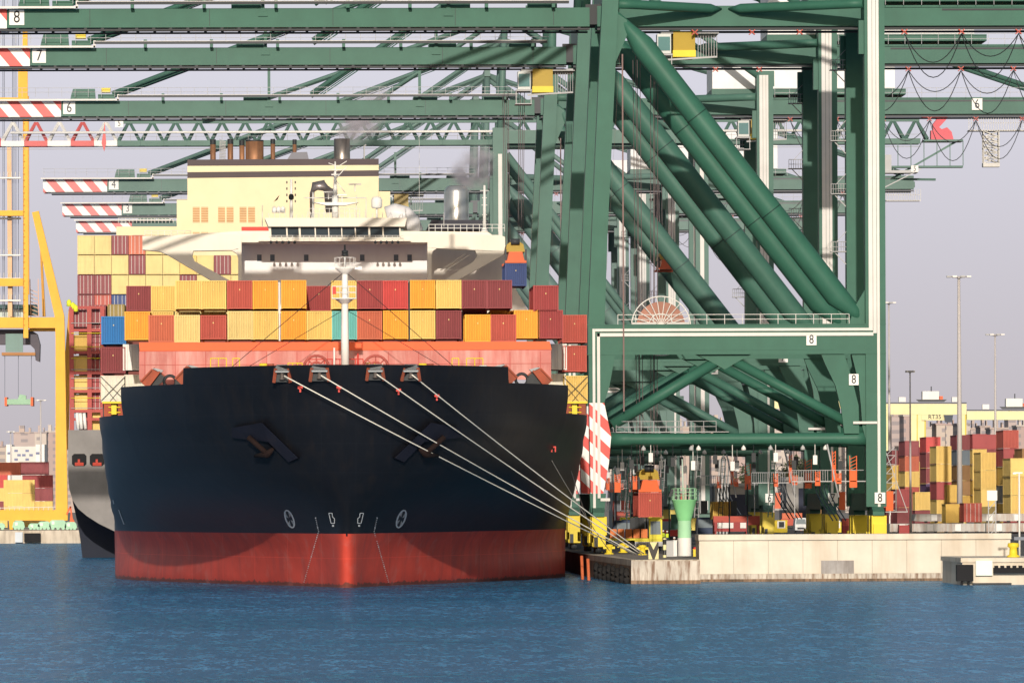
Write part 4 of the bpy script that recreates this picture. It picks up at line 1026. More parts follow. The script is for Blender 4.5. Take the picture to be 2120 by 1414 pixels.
    m = MB(); x = -27.2; m.prism([(x-1.6, 59.4), (x+1.7, 59.4), (x+1.6, 60.9), (x-1.2, 60.9), (x-1.4, 60.3)], Y+7.4, Y+8.2); m.mi = 1; m.box(x+2.4, x+3.6, Y+6.8, Y+8.2, 60.4, 61.0); m.mi = 0; m.box(x+2, x+4.2, Y+7.3, Y+8.3, 59.4, 60.2); m.build('stay_anchor', [G, YEL(k)], T)
    # apex frame and stays
    if top:
        ap = (33.6, Yc, 81.5)
        for yy, ya in ((Y+1.1, Yc-5.5), (Yf+1.1, Yc+5.5)):
            m = MB(); m.tube([(33.0, yy, 62), (ap[0], ya, 81.5)], .55, 10); m.build('apex_leg', G, T)
            m = MB(); m.tube([(XR-.3, yy, 61.6), (ap[0]+.6, ya, 81.3)], .45, 10); m.build('apex_strut', G, T)
        m = MB(); m.box(ap[0]-.5, ap[0]+.5, Yc-6.5, Yc+6.5, 81.2, 82.4); m.build('apex_beam', G, T)
        for y in (Y+7.8, Y+13.0):
            m = MB(); m.tube([(ap[0], y, 81.6), (-23.4, y, 60.3)], .31, 8); m.tube([(ap[0], y+.6, 81.0), (-22, y+.6, 60.5)], .07, 4); m.build('boom_stay', G, T)
            m = MB(); m.tube([(ap[0], y, 81.4), (2.2, y, 60.2)], .31, 8); m.tube([(ap[0], y+.6, 80.8), (3.4, y+.6, 60.2)], .07, 4); m.build('boom_stay', G, T)
            m = MB(); m.tube([(ap[0], y, 81.6), (98, y, 59.9)], .31, 8); m.build('back_stay', G, T)
    # machinery house
    m = MB(); m.box(54, 77.6, Y+7.5, Y+20, 60.7, 66.6); H_ = m.build('machinery_house', flat('house_white', (.84, .84, .84), .5, k), T)
    m = MB(); m.box(53.9, 79, Y+7.2, Y+20, 59.9, 60.65); m.box(60, 62, Y+7.4, Y+7.49, 61, 63); m.build('house_base', G, T)
    # festoon
    xs = list(range(64, 99, 6)) + [42, 48, 53]
    for x in xs:
        m = MB()
        for s in (-.3, 0, .3): m.bar((x-.3, Y+6.9+s, 56.95), (x+.3, Y+6.9+s, 56.45), .1); m.bar((x-.3, Y+6.9+s, 56.45), (x+.3, Y+6.9+s, 56.95), .1)
        m.build('festoon_carrier', flat('faded_red', (.55, .12, .09), .6, k), T)
    m = MB()
    for i, (a, b_) in enumerate(zip(xs[:5], xs[1:6])):
        catenary(m, (a, Y+6.9, 56.5), (b_, Y+6.9, 56.5), [3.0, 4.6, 2.6, 5.2, 3.4][i]); catenary(m, (a, Y+6.6, 56.5), (b_, Y+6.6, 56.5), [4.6, 2.4, 4.9, 2.8, 5.0][i])
    m.build('festoon_cable', DARK(k), T)
    if num: 
        plate(num, -28.9, Y+7.18, 58.45, 1.55, 1.6, T, k); plate(num, 55.1 if num == '7' else 53.6, Y-.06, 23.8 if num == '7' else 24.35, 1.05, 1.15, T, k)
        if num in '86': plate(num, 58.0, Y+.12, 20.2, 1.0, 1.15, T, k)
        plate(num, XR+.35, Y-1.6 if 0 else Y-.2, 7.9, 1.1, 1.15, T, k)
        if num in '86': plate(num, 88.2, Y+7.1, 58.6, 1.35, 1.5, T, k)
    # rails on the portal, lamps beneath it, drive units
    m = MB()
    for j in range(14): x = 33.5+j*1.85; m.tube([(x, Y+.1, 26), (x, Y+.1, 27.0)], .035, 4, False)
    for zz in (26.5, 27.0): m.tube([(33.5, Y+.1, zz), (57.5, Y+.1, zz)], .035, 4, False)
    m.build('railing', WHITE(k), T)
    m = MB()
    for j in range(9): x = 33.3+j*1.3; m.tube([(x, Y+.6, 14.85), (x, Y+.6, 15.95)], .035, 4, False)
    for zz in (15.4, 15.95, 14.85): m.tube([(33.3, Y+.6, zz), (43.7, Y+.6, zz)], .035, 4, False)
    m.box(33.3, 45, Y+.5, Y+1.5, 14.8, 14.87)
    m.build('railing', STEEL(k), T)
    random.seed(int(Y))
    for j, x in enumerate((34.9, 36.9, 39.2, 41.3, 43.6, 45.4, 47.6, 49.9, 51.8, 54.0, 56.6)):
        m = MB(); z0 = 11.2+random.uniform(-.4, .6); m.tube([(x, Y+1, 13.5), (x, Y+1, z0+.9)], .04, 4); m.box(x-.22, x+.22, Y+.8, Y+1.1, z0, z0+.95); m.build('lamp', WHITE(k) if j % 2 else DARK(k), T)
        x += random.uniform(-.8, .8)
        if j % 3 != 1: m = MB(); m.lathe([(.02, 13.45), (.22, 13.2), (.27, 12.95), (0, 12.9)], x+1.2, Y+.8, 10); m.build('floodlight', WHITE(k) if j % 2 else STEEL(k), T)
    for j, (x, z, w, h) in enumerate(((55.9, 9.6, .35, 3.2), (57.9, 9.0, .75, 3.3), (56.4, 9.4, .5, 1.1), (33.4, 8.6, .6, 1.9), (35.2, 8.9, .4, 1.4), (54.2, 9.2, .5, 1.5))):
        m = MB(); m.box(x-w/2, x+w/2, Y+.2, Y+.9, z, z+h*.55)
        for q in range(4): m.bar((x-w/2, Y+.15, z+h*.55+q*h*.11), (x+w/2, Y+.15, z+h*.55+(q+1)*h*.11), .06)
        m.box(x-w/2-.02, x-w/2+.06, Y+.1, Y+.2, z, z+h); m.box(x+w/2-.06, x+w/2+.02, Y+.1, Y+.2, z, z+h)
        m.build('drive_unit', flat('signal_orange', (.72, .12, .025), .5, k), T)
    m = MB()
    for i in range(4): m.tube([(56.6-i*.45-2*math.cos(q*.3)*.6, Y+1.3, 9.4-q*.55) for q in range(8)], .07, 5)
    if num in ('8', '7', '6'): m.build('cable_guide', flat('dark_blue_steel', (.012, .022, .032), .4, k), T)
    m = MB(); m.box(51.5, 59.2, Y+.2, Y+1.2, 9.6, 9.7)
    for j in range(16): x = 51.5+j*.25; m.tube([(x, Y+.2, 9.7), (x, Y+.2, 10.8)], .03, 4, False)
    m.tube([(51.5, Y+.2, 10.8), (59, Y+.2, 10.8)], .04, 4); m.tube([(55.2, Y+.2, 13.5), (56.4, Y+.2, 8)], .1, 6); m.tube([(51.8, Y+.2, 9.6), (51.8, Y+.2, 6)], .06, 5)
    m.build('drive_platform', STEEL(k), T)
    random.seed(int(Y)+5)
    for j in range(3):
        x = 34.5+j*7.6+random.uniform(-1, 1); yy = Y+random.uniform(2, 24); m = MB(); w = .45
        m.tube([(x+.14, yy, 5.9), (x+.5, yy, 12.5)], .05, 4); m.tube([(x+w+.14, yy, 5.9), (x+w+.5, yy, 12.5)], .05, 4)
        for q in range(10): m.tube([(x+.17+.036*q, yy, 6.2+q*.68), (x+w+.17+.036*q, yy, 6.2+q*.68)], .03, 4, False)
        m.build('ladder', STEEL(k) if j % 2 else flat('dark_green_ladder', (.03, .07, .06), .6, k), T)
        x += 1.6; m = MB(); m.box(x, x+random.uniform(.6, 1.2), yy, yy+1, 3.0+(j % 3)*1.5, 4.6+(j % 3)*1.5); m.box(x-.3, x+2.4, yy-.1, yy+1.2, 2.85+(j % 3)*1.5, 3.0+(j % 3)*1.5); m.tube([(x-.2, yy, 2.3), (x-.2, yy, 9.5)], .09, 5); m.tube([(x+1.9, yy, 2.3), (x+1.9, yy, 9.5)], .09, 5)
        if num != '8': m.build('electrical_cabinet', [DARK(k), G][j % 2], T)
    if detail > 1:   # stairs zigzag beside the outer leg foot
        m = MB()
        for j in range(7): m.box(XR+1.15, XR+2.1, Y+2, Y+3, 6.6+j*.95, 6.66+j*.95); m.bar((XR+1.15, Y+2, 6.6+j*.95), (XR+2.1, Y+2, 7.55+j*.95), .06)
        m.box(XR+1.08, XR+3.4, Y+1.9, Y+3.1, 6.4, 6.5); m.bar((XR+3.4, Y+2, 6.4), (XR+1.1, Y+2, 12.9), .07); m.tube([(XR+2.2, Y+1.95, 6.5), (XR+2.2, Y+1.95, 13)], .04, 4)
        m.mi = 1; m.box(XR+1.1, XR+1.9, Y+1.7, Y+1.95, 6.55, 8.6)
        m.build('stair_tower', [STEEL(k), flat('signal_orange', (.72, .12, .025), .5, k)], T)
        m = MB(); m.tube([(34.0+.02*0, Y+1, 56), (32.0, Y+1, 26)], .01, 3); m.box(XL+2.6, XL+2.75, Y-.3, Y-.1, 17, 54); m.build('cable_run', flat('brown_conduit', (.20, .13, .12), .6, k), T)
    # trolley, cab, ropes and spreader
    if trolley_x is not None:
        x = trolley_x
        m = MB(); m.box(x-1.0, x+1.3, Y+7.9, Y+15, 54.3, 56.9); m.mi = 1; m.box(x-1.05, x+1.35, Y+7.8, Y+9.5, 54.2, 54.9)
        m.mi = 2; m.bar((x-1.6, Y+7.8, 53.9), (x+3.6, Y+7.8, 54.2), .18)
        for j in range(8): xx = x+1.6+j*.28; m.tube([(xx, Y+7.8, 54.1), (xx, Y+7.8, 56.4)], .04, 4, False)
        m.box(x-2.3, x+3.8, Y+8.0, Y+15, 56.65, 56.9)
        TR = m.build('trolley', [flat('olive_gold', (.40, .27, .02), .5, k), YEL(k), STEEL(k)], T)
        m = MB(); m.box(x-2.7, x-1.25, Y+7.6, Y+10, 54.55, 56.6); m.mi = 1; m.box(x-2.6, x-1.35, Y+7.54, Y+7.59, 54.85, 56.3); m.mi = 2; m.box(x-2.9, x-1.1, Y+7.5, Y+11.6, 54.35, 54.52)
        m.bar((x-2.9, Y+7.5, 54.3), (x-2.9, Y+7.5, 52.9), .09); m.bar((x-1.2, Y+7.5, 54.3), (x-1.2, Y+7.5, 52.9), .09); m.box(x-3, x-1.1, Y+7.45, Y+11, 52.85, 52.95)
        m.build('operator_cab', [flat('pale_cab', (.6, .62, .6), .5, k), flat('cab_glass', (.10, .22, .22), .15, k, dirt=0), STEEL(k)], TR)
    if hang is not None:
        x, z, col, lb = hang; yh = Y+7.2
        m = MB()
        for s in (-.9, -.55, .55, .9):
            for yy in (yh+3, yh+9): m.tube([(x+s*1.3, yy, 54.4), (x+s, yy, z+2.2)], .035, 4, False)
        m.build('hoist_rope', flat('brown_rope', (.16, .12, .12), .6, k), T)
        m = MB(); m.mi = 0; m.prism([(x-1.1, z+1.35), (x-.95, z+2.2), (x-.6, z+2.45), (x+.6, z+2.45), (x+.95, z+2.2), (x+1.1, z+1.35)], yh+2.2, yh+9.8)
        m.mi = 1; m.prism([(x-1.0, z+.25), (x-.75, z+1.3), (x+.75, z+1.3), (x+1.0, z+.25)], yh+.2, yh+12); m.box(x-1.2, x+1.2, yh, yh+.5, z+.02, z+.3); m.box(x-1.25, x+1.25, yh+11.8, yh+12.2, z+.02, z+.3)
        m.mi = 2; m.tube([(x-.5, yh+2, z+2.5), (x+.5, yh+2, z+2.5)], .35, 10); m.box(x-1.25, x-1.05, yh+.1, yh+.4, z-.1, z+1.6); m.box(x+1.05, x+1.25, yh+.1, yh+.4, z-.1, z+1.6)
        m.build('spreader', [flat('olive_gold', (.40, .27, .02), .5, k), flat('signal_orange', (.72, .12, .025), .5, k), DARK(k)], T)
        if col: container(x, yh, z-2.62, col, 'blank', 12.19, 2.59, lb, 'containers hanging from crane spreaders', k)
    return T
xh8, zh8 = W(1344, 1019, 750); xh7, zh7 = W(1067, 546, 815)
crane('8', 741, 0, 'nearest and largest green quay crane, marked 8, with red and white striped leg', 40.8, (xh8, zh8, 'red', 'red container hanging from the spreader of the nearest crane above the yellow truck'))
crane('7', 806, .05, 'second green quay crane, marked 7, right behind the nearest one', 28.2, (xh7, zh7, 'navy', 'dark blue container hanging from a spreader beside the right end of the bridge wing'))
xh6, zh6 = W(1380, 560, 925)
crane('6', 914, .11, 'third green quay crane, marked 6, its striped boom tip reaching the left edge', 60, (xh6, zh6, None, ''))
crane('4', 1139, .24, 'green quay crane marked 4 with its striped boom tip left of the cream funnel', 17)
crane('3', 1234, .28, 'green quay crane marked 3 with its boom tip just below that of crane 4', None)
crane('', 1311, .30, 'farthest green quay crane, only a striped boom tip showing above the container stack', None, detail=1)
# lattice-boom crane 5
def lattice_crane(Y, k):
    G = green(k); T = thing('ship_to_shore_crane', 'green quay crane marked 5 with lattice boom and red and white tip', 'crane', ((XL+XR)/2, Y+13, 2.25), 'green container cranes along the quay')
    s = F/Y
    _, zb = W(600, 296, Y); _, zt = W(600, 252, Y)
    x_tip = -47; x_end = 96; xs0 = W(243, 300, Y)[0]; n = 44; p = 3.55
    Wm, Rm = WHITE(k), RED(k)
    def col(x, i): return 0 if x > xs0 else (1 if i % 2 else 2)
    for y in (Y, Y+3.2):
        m = MB(); i = 0; x = xs0-p*8
        while x < x_end:
            m.mi = col(x+.1, i)
            m.box(x, min(x+p-.02, x_end), y-.35, y+.35, zb-.42, zb+.38)
            m.bar((x+.1, y, zb+.3), (x+p/2-.1, Y+1.6, zt), .34); m.bar((x+p-.1, y, zb+.3), (x+p/2+.1, Y+1.6, zt), .34)
            x += p; i += 1
        m.build('lattice_girder', [G, Wm, Rm], T)
    m = MB(); m.box(xs0, x_end, Y+1.3, Y+1.9, zt-.2, zt+.25); m.mi = 1; m.tube([(W(22, 275, Y)[0], Y-.6, W(300, 275, Y)[1]), (x_end-6, Y-.6, W(300, 275, Y)[1])], .19, 8); m.build('service_pipe', [G, Wm], T)
    m = MB(); m.tube([(xs0-30, Y-.4, zb-.9), (x_end, Y-.4, zb-.9)], .04, 4); m.tube([(xs0-30, Y-.4, zb+1.0), (x_end, Y-.4, zb+1.0)], .03, 4)
    for j in range(70): x = xs0-28+j*2.0; m.tube([(x, Y-.4, zb+.4), (x, Y-.4, zb+1.3)], .03, 4, False)
    m.build('railing', STEEL(k), T)
    m = MB(); m.prism([(xs0-2.4, zb), (xs0-1.9, zb+3.2), (xs0-1.7, zb), (xs0-2.0, zb-1.3)], Y-.5, Y-.2); m.build('tip_bracket', Rm, T)
    for xe, w in ((XL, 2.2), (XR+1.9, 2.0)):
        for y in (Y-4, Y+14):
            m = MB(); m.box(xe-w/2, xe+w/2, y, y+1.6, 4.8, zb+2); m.mi = 1; m.box(xe-.3, xe+.3, y-.12, y-.01, 6, zb-2); m.mi = 2; m.box(xe-.9, xe+.9, y-1, y+4, 2.5, 4.78)
            m.build('leg', [G, flat('pale_conduit', (.70, .67, .63), .5, k), YEL(k)], T)
    for y in (Y-4, Y+14):
        m = MB(); m.box(XL+1.1, XR-1, y+.1, y+1.5, 21.5, 23.5); m.build('portal_beam', G, T)
        m = MB(); m.box(XL+1.1, XR-1, y+.1, y+1.5, zb-.4, zb+1.6); m.build('top_beam', G, T)
        m = MB(); m.tube([(XL+1, y+.8, zb-2), (XR-1, y+.8, 25)], .6, 10); m.build('diagonal_brace', G, T)
    for y in (Y, Y+3.2):
        m = MB(); m.tube([(XL+1, y, 82), (-14, y, zt+.2)], .3, 8); m.tube([(XL+1, y, 82), (8, y, zt+.2)], .3, 8); m.tube([(XL+1, y, 82), (90, y, zt)], .3, 8); m.tube([(XL, y-2, zb), (XL+1, y, 82)], .5, 8); m.tube([(XR, y-2, zb), (XL+1, y, 82)], .4, 8)
        m.build('stay', G, T)
    plate('5', W(247, 257, Y)[0], Y-.7, W(247, 257, Y)[1], 1.25, 1.1, T, k); plate('5', W(1457, 1046, Y-4)[0], Y-4.2, W(1457, 1046, Y-4)[1], 1.3, 1.4, T, k)
    m = MB(); x, z = W(1952, 290, Y); m.prism([(x-1.4, z), (x+1.6, z), (x+1.3, z+1.2), (x+.6, z+1.9), (x-.2, z+1.6), (x-.6, z+1.9), (x+.7, z+3.3), (x+.6, z+3.9), (x-3.2, z+3.6), (x-3.2, z+3.4), (x-.9, z+3.2), (x-1.6, z+2.3)], Y-.6, Y+1.2); m.box(x-1.9, x-1.3, Y-1, Y+1, z, z+1.4); m.build('hoist_machinery', flat('bright_red_k', (.66, .03, .05), .5, k), T)
    m = MB(); m.box(x-3, x+3, Y-1.5, Y+3, z-.3, z-.02); m.bar((x-8, Y, z-6), (x+2, Y, z-.3), .3); m.bar((x-8, Y, z-6), (x-1, Y+2, z-6), .35); m.box(x-8, x+3, Y-1, Y+1, z-4.3, z-4.0)
    for j in range(6): m.bar((x-7+j*2, Y-1, z-4), (x-7+j*2, Y-1, z-.3), .12)
    m.build('rear_platform', G, T)
    m = MB(); x, z = W(1890, 352, Y); m.box(x-9, x+.5, Y-3, Y+1, z-.6, z-.2); m.box(x-7, x-3.5, Y-2.5, Y, z-.2, z+2.2); m.bar((x-9, Y-3, z-5), (x+1, Y-3, z), .15); m.build('rear_walkway', STEEL(k), T)
    plate('5', x, Y-3.2, z, 1.1, 1.0, T, k)
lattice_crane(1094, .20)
# hanging checkerwork basket under the back girder of crane 6 and the grey rear gallery
T6 = [o for o in bpy.data.objects if o.name.startswith('ship_to_shore_crane') and 'marked 6' in o.get('label', '')][0]
k = .07; Y = 922
def latbox(mb, x0, x1, y0, y1, z0, z1, n, w=.14):
    for x in (x0, x1):
        for y in (y0, y1): mb.bar((x, y, z0), (x, y, z1), w)
    for i in range(n):
        a, b_ = z0+(z1-z0)*i/n, z0+(z1-z0)*(i+1)/n
        for y in (y0, y1): mb.bar((x0, y, a), (x1, y, b_), w*.8); mb.bar((x1, y, a), (x0, y, b_), w*.8); mb.bar((x0, y, b_), (x1, y, b_), w*.8)
m = MB(); (xa, za), (xb, zb) = W(2037, 338, Y), W(2068, 272, Y); latbox(m, xa, xb, Y, Y+1.6, za, zb, 6); m.box(xa-.1, xb+.1, Y-.1, Y+1.7, za-.5, za)
m.build('service_tower', flat('pale_lattice', (.62, .60, .56), .6, k), T6)
m = MB(); (xa, za), (xb, zb) = W(2005, 272, Y), W(2125, 240, Y); m.box(xa, xb+4, Y-.3, Y+2, za, za+.12)
for j in range(30): xx = xa+j*.32; m.box(xx, xx+.06, Y-.3, Y-.25, za, zb)
m.box(xa, xb+4, Y-.3, Y-.2, (za+zb)/2, (za+zb)/2+.06); m.box(xa, xb+4, Y-.3, Y-.2, zb-.06, zb)
m.build('gallery', flat('pale_lattice', (.62, .60, .56), .6, k), T6)
T4 = [o for o in bpy.data.objects if 'crane marked 4' in o.get('label', '')][0]
Y = 1147; m = MB(); (xa, za), (xb, zb) = W(1834, 417, Y), W(1905, 392, Y); m.box(xa, xb, Y-.3, Y+2, za, za+.15)
for j in range(15): xx = xa+(xb-xa)*j/14; m.box(xx, xx+.07, Y-.3, Y-.22, za, zb)
m.box(xa, xb, Y-.3, Y-.2, (za+zb)/2, (za+zb)/2+.08); m.build('gallery', flat('pale_lattice', (.62, .60, .56), .6, .15), T4)
# big cable reel on the portal of the nearest crane
T8 = [o for o in bpy.data.objects if 'marked 8' in o.get('label', '')][0]
Y = 750; x, z = W(1368, 680, Y); m = MB(); r = 2.55
m.tube([(x, Y-.25, z+.25), (x, Y+.25, z+.25)], r, 36); REEL = m.build('cable_reel', paint('wound_red_cable', (.40, .20, .15), .8, .2, .3), T8)
m = MB(); m.torus((x, Y-.5, z+.25), r+.55, .06, 'y', 40, 5); m.torus((x, Y-.5, z+.25), r*.5, .04, 'y', 30, 4)
for j in range(22): t = 2*math.pi*j/22; m.tube([(x, Y-.45, z+.25), (x+(r+.55)*math.cos(t), Y-.5, z+.25+(r+.55)*math.sin(t))], .045, 4)
m.build('spoke', WHITE(), REEL)
m = MB(); m.box(x-3.1, x-.55, Y-1.6, Y-.6, z-1.2, z+.6); m.box(x+.55, x+2.9, Y-1.6, Y-.6, z-1.2, z+.6); m.box(x-.4, x+.5, Y-1.7, Y-.7, z-.9, z+.1); m.build('reel_housing', paint('pale_corrugated_box', (.55, .54, .52), .5, .1, .2), T8)

# ---------------------------------------------------------------- yellow crane across the basin
YY = 1345; ka = .04
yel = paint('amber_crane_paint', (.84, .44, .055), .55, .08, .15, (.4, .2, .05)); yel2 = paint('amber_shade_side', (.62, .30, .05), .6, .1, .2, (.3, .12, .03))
xb_, _ = W(125, 1090, YY)
T = thing('ship_to_shore_crane', 'yellow quay crane across the basin at the left edge', 'crane', (xb_-3, YY+6, 2.4))
m = MB(); m.ppx([(115, 1058), (115, 700), (113, 655), (66, 440), (80, 437), (133, 655), (134, 700), (140, 1058)], YY, YY, YY+2.2); m.build('leg', yel, T)
m = MB(); m.ppx([(135, 730), (142, 640), (145, 655), (142, 930), (136, 930)], YY+20, YY+20, YY+22); m.ppx([(80, 445), (84, 470), (94, 655), (88, 655)], YY+20, YY+20, YY+22); m.build('leg', yel2, T)
m = MB(); m.ppx([(-300, 1055), (140, 1055), (140, 1077), (-300, 1077)], YY, YY-.02, YY+2.2); m.ppx([(18, 1077), (30, 1077), (27, 1096), (20, 1096)], YY, YY, YY+2); m.ppx([(100, 1077), (112, 1077), (108, 1090), (104, 1090)], YY, YY, YY+2); m.build('sill_beam', yel, T)
m = MB(); m.ppx([(-300, 657), (114, 657), (114, 679), (-300, 679)], YY, YY+.1, YY+2.2); m.ppx([(60, 679.1), (114, 679.1), (114, 685), (60, 685)], YY, YY+2.1, YY+5); m.build('portal_beam', yel, T)
m = MB(); m.ppx([(-300, 436), (50, 436), (50, 447), (-300, 447)], YY, YY+.2, YY+2); m.build('upper_beam', yel, T)
m = MB(); m.ppx([(47, -60), (57, -60), (59, 700), (49, 700)], YY, YY-1.2, YY-.1); m.ppx([(38, 145), (52, 145), (52, 215), (38, 215)], YY, YY-1.3, YY-1.21); m.ppx([(-60, 203), (47, 203), (47, 214), (-60, 214)], YY, YY-.8, YY); m.build('mast', yel, T)
m = MB(); m.ppx([(57.2, 200), (60, 200), (61, 610), (58.6, 610)], YY, YY-1.1, YY-.2); m.build('mast_side', yel2, T)
m = MB()
for v in range(230, 680, 13): m.ppx([(48, v), (52, v), (52, v+2), (48, v+2)], YY, YY-1.42, YY-1.215)
m.tube([V3(48.5, 228, YY-1.4), V3(48.5, 684, YY-1.4)], .05, 4); m.build('ladder', yel2, T)
m = MB(); m.ppx([(13, 300), (22, 300), (24, 655), (15, 655)], YY, YY+3, YY+4); m.build('lift_shaft', paint('faded_peach', (.72, .46, .28), .6, .1, .2), T)
for v in (366, 450, 526, 575, 620):
    m = MB(); m.ppx([(-60, v), (42, v), (42, v+3), (-60, v+3)], YY, YY+2.3, YY+4)
    for j in range(6): m.tube([V3(j*8, v, YY+2.4), V3(j*8, v-10, YY+2.4)], .05, 4)
    m.build('landing', WHITE(.05), T)
m = MB(); m.ppx([(-60, 576), (47, 576), (47, 592), (-60, 592)], YY, YY+1.5, YY+2.5); m.build('cross_beam', yel, T)
m = MB()
for j in range(8): m.bar(V3(62, 600+j*8 if j % 2 else 600+j*8, YY+8), V3(78, 606+j*8, YY+8), .12)
m.bar(V3(62, 578, YY+8), V3(64, 655, YY+8), .14); m.bar(V3(79, 578, YY+8), V3(80, 655, YY+8), .14); m.build('stair_tower', flat('peach_lattice', (.7, .42, .28), .6), T)
m = MB()
for u in (6, 9, 26, 29, 33, 38): m.tube([V3(u, 0, YY+5), V3(u, 655, YY+5)], .06, 4)
for u in (10, 38, 65): m.tube([V3(u, 735, YY+5), V3(u, 822, YY+5)], .05, 4)
m.build('hoist_rope', flat('slate_rope', (.20, .22, .28), .6), T)
m = MB(); m.ppx([(-60, 681), (60, 681), (75, 690), (81, 712), (80, 748), (72, 745), (70, 722), (60, 712), (-60, 712)], YY, YY+4, YY+9); m.mi = 1; m.ppx([(10, 690), (46, 690), (46, 728), (10, 728)], YY, YY+3.5, YY+3.99); m.mi = 2; m.ppx([(2, 729), (72, 729), (72, 735), (2, 735)], YY, YY+3, YY+9)
m.build('trolley', [flat('dusky_steel', (.10, .09, .11), .6), flat('sea_green_cab', (.16, .26, .24), .4), flat('brown_steel', (.42, .20, .08), .6)], T)
m = MB(); m.ppx([(-60, 628), (72, 628), (74, 650), (-60, 650)], YY, YY+9, YY+14); m.mi = 1; m.ppx([(-60, 638), (46, 638), (46, 655), (-60, 655)], YY, YY+8.9, YY+8.99); m.build('machinery', [flat('dark_teal', (.05, .11, .11), .5), flat('pale_panelling', (.55, .62, .58), .5)], T)
m = MB(); m.ppx([(14, 826), (63, 826), (63, 837), (14, 837)], YY, YY+1, YY+8); m.mi = 1; m.ppx([(9, 822), (14, 822), (14, 840), (9, 840)], YY, YY+.9, YY+8); m.ppx([(63, 822), (68, 822), (68, 840), (63, 840)], YY, YY+.9, YY+8); m.mi = 0; m.ppx([(40, 816), (53, 818), (53, 826), (36, 826)], YY, YY+2, YY+4)
m.build('spreader', [flat('sage_green', (.30, .48, .33), .5), ORANGE(.05)], T)
for j, (a, b_, v0) in enumerate(((28, 50, 1078), (60, 82, 1083), (80, 104, 1079), (104, 136, 1076), (136, 158, 1080), (-20, 10, 1082))):
    m = MB(); m.ppx([(a, v0+3), (a+4, v0), (b_-4, v0), (b_, v0+3), (b_+2, 1092), (a-2, 1092)], YY, YY-1.4, YY-.2)
    for q in range(3): x, z = W(a+(b_-a)*(q+.5)/3, 1093, YY-1.5); m.tube([(x, YY-1.5, z), (x, YY-1.3, z)], .32, 10)
    m.mi = 1; m.ppx([(a+4, v0+3), (a+9, v0+3), (a+9, v0+9), (a+4, v0+9)], YY, YY-1.45, YY-1.41)
    m.build('bogie', [flat('mint_green', (.38, .62, .45), .6), WHITE()], T)
m = MB(); m.tube([V3(-40, 1052, YY-.5), V3(115, 1049, YY-.5)], .06, 4)
for j in range(12): m.tube([V3(j*10, 1056, YY-.5), V3(j*10, 1050, YY-.5)], .04, 4)
m.build('railing', WHITE(), T)
m = MB(); m.bar(V3(138, 1065, YY), V3(146, 1048, YY), .3); m.bar(V3(146, 1048, YY), V3(150, 1082, YY), .3); m.ppx([(146, 1065), (156, 1082), (144, 1082)], YY, YY, YY+.5); m.build('buffer', ORANGE(.05), T)

# ---------------------------------------------------------------- yards
random.seed(3)
def yard(px, top, Y, tiers, cols, grp, pos, L=12.19, dirn=1, k=.1, Hh=2.59, side=False):
    x, zt = W(px, top, Y)
    for i, c in enumerate(cols):
        z = zt-(i+1)*(Hh+.03)
        if z < 1.6: z = 2.3 if i == 0 else z
        if z < 1.2: break
        if side:
            t = container(x+L/2, Y, z, c, 'blank', L, Hh, '%s container, %s from top of the stack %s' % (nice(c), ORD[i], pos), grp, k, 1, rot=math.pi/2)
        else:
            kd = 'door' if (hash_(px, i) % 4 == 0) else 'blank'
            container(x, Y, z, c, kd, L, Hh, '%s container, %s from top of the stack %s' % (nice(c), ORD[i], pos), grp, k, 1, rods=False)
def hash_(a, b_): return int(a*7+b_*13)
gr = 'containers stacked in the right yard'
YR = [(1861, 932, 1230, ['maroon', 'ochre', 'yellow', 'red', 'maroon'], 'just right of the large crane leg'),
      (1888, 912, 1215, ['maroon', 'orange_red', 'yellow', 'red', 'yellow', 'maroon'], 'behind the thin light pole'),
      (1932, 904, 1200, ['bright_red', 'maroon', 'maroon', 'purple', 'ochre'], 'topped by a bright red container'),
      (1954, 923, 1165, ['yellow', 'yellow', 'crimson', 'yellow', 'ochre'], 'in front of the bright red one'),
      (1995, 900, 1230, ['maroon', 'slate', 'brown', 'brown', 'ochre'], 'just left of the tall light pole'),
      (2028, 898, 1225, ['crimson', 'yellow', 'yellow', 'ochre', 'ochre'], 'behind the tall light pole'),
      (2046, 936, 1150, ['yellow', 'yellow', 'yellow', 'olive'], 'right of the tall light pole'),
      (2052, 899, 1235, ['crimson', 'maroon', 'maroon', 'brown', 'yellow'], 'behind the yellow stack beside the tall pole'),
      (2093, 890, 1140, ['red', 'crimson', 'ochre', 'slate', 'ochre', 'maroon'], 'topped by the large red one'),
      (2108, 948, 1120, ['yellow', 'yellow', 'yellow', 'crimson'], 'in front of the right edge stack'),
      (2132, 928, 1125, ['brown', 'ochre', 'maroon', 'yellow'], 'cut by the right edge of the picture'),
      (1910, 1018, 1150, ['yellow', 'maroon'], 'low between the taller stacks'),
      (1976, 1003, 1160, ['ochre', 'brown', 'ochre'], 'low in front of the yellow stack'),
      (1848, 950, 1300, ['yellow', 'ochre', 'brown', 'maroon'], 'seen through the crane stairs'),
      (1873, 1012, 1130, ['crimson', 'maroon'], 'beside the large crane foot'),
      (1906, 925, 1250, ['maroon', 'yellow', 'ochre', 'maroon', 'yellow'], 'farther back beside the thin pole'),
      (2070, 960, 1190, ['slate', 'ochre', 'slate', 'ochre'], 'left of the right edge')]
for px, top, Y, cols, pos in YR: yard(px, top, Y, 0, cols, gr, pos, Hh=2.59 if Y > 1180 else 2.9, k=.05)
x, z = W(2014, 1041, 960); container(x, 960, z-2.6, 'red', 'door', 6.06, 2.59, 'single red container with doors facing, on the ground before the right yard', gr, .03)
x, z = W(1991, 1043, 962); container(x-.4, 968, z-2.6, 'ochre', 'door', 6.06, 2.59, 'ochre container beside the single red one with doors', gr, .03)
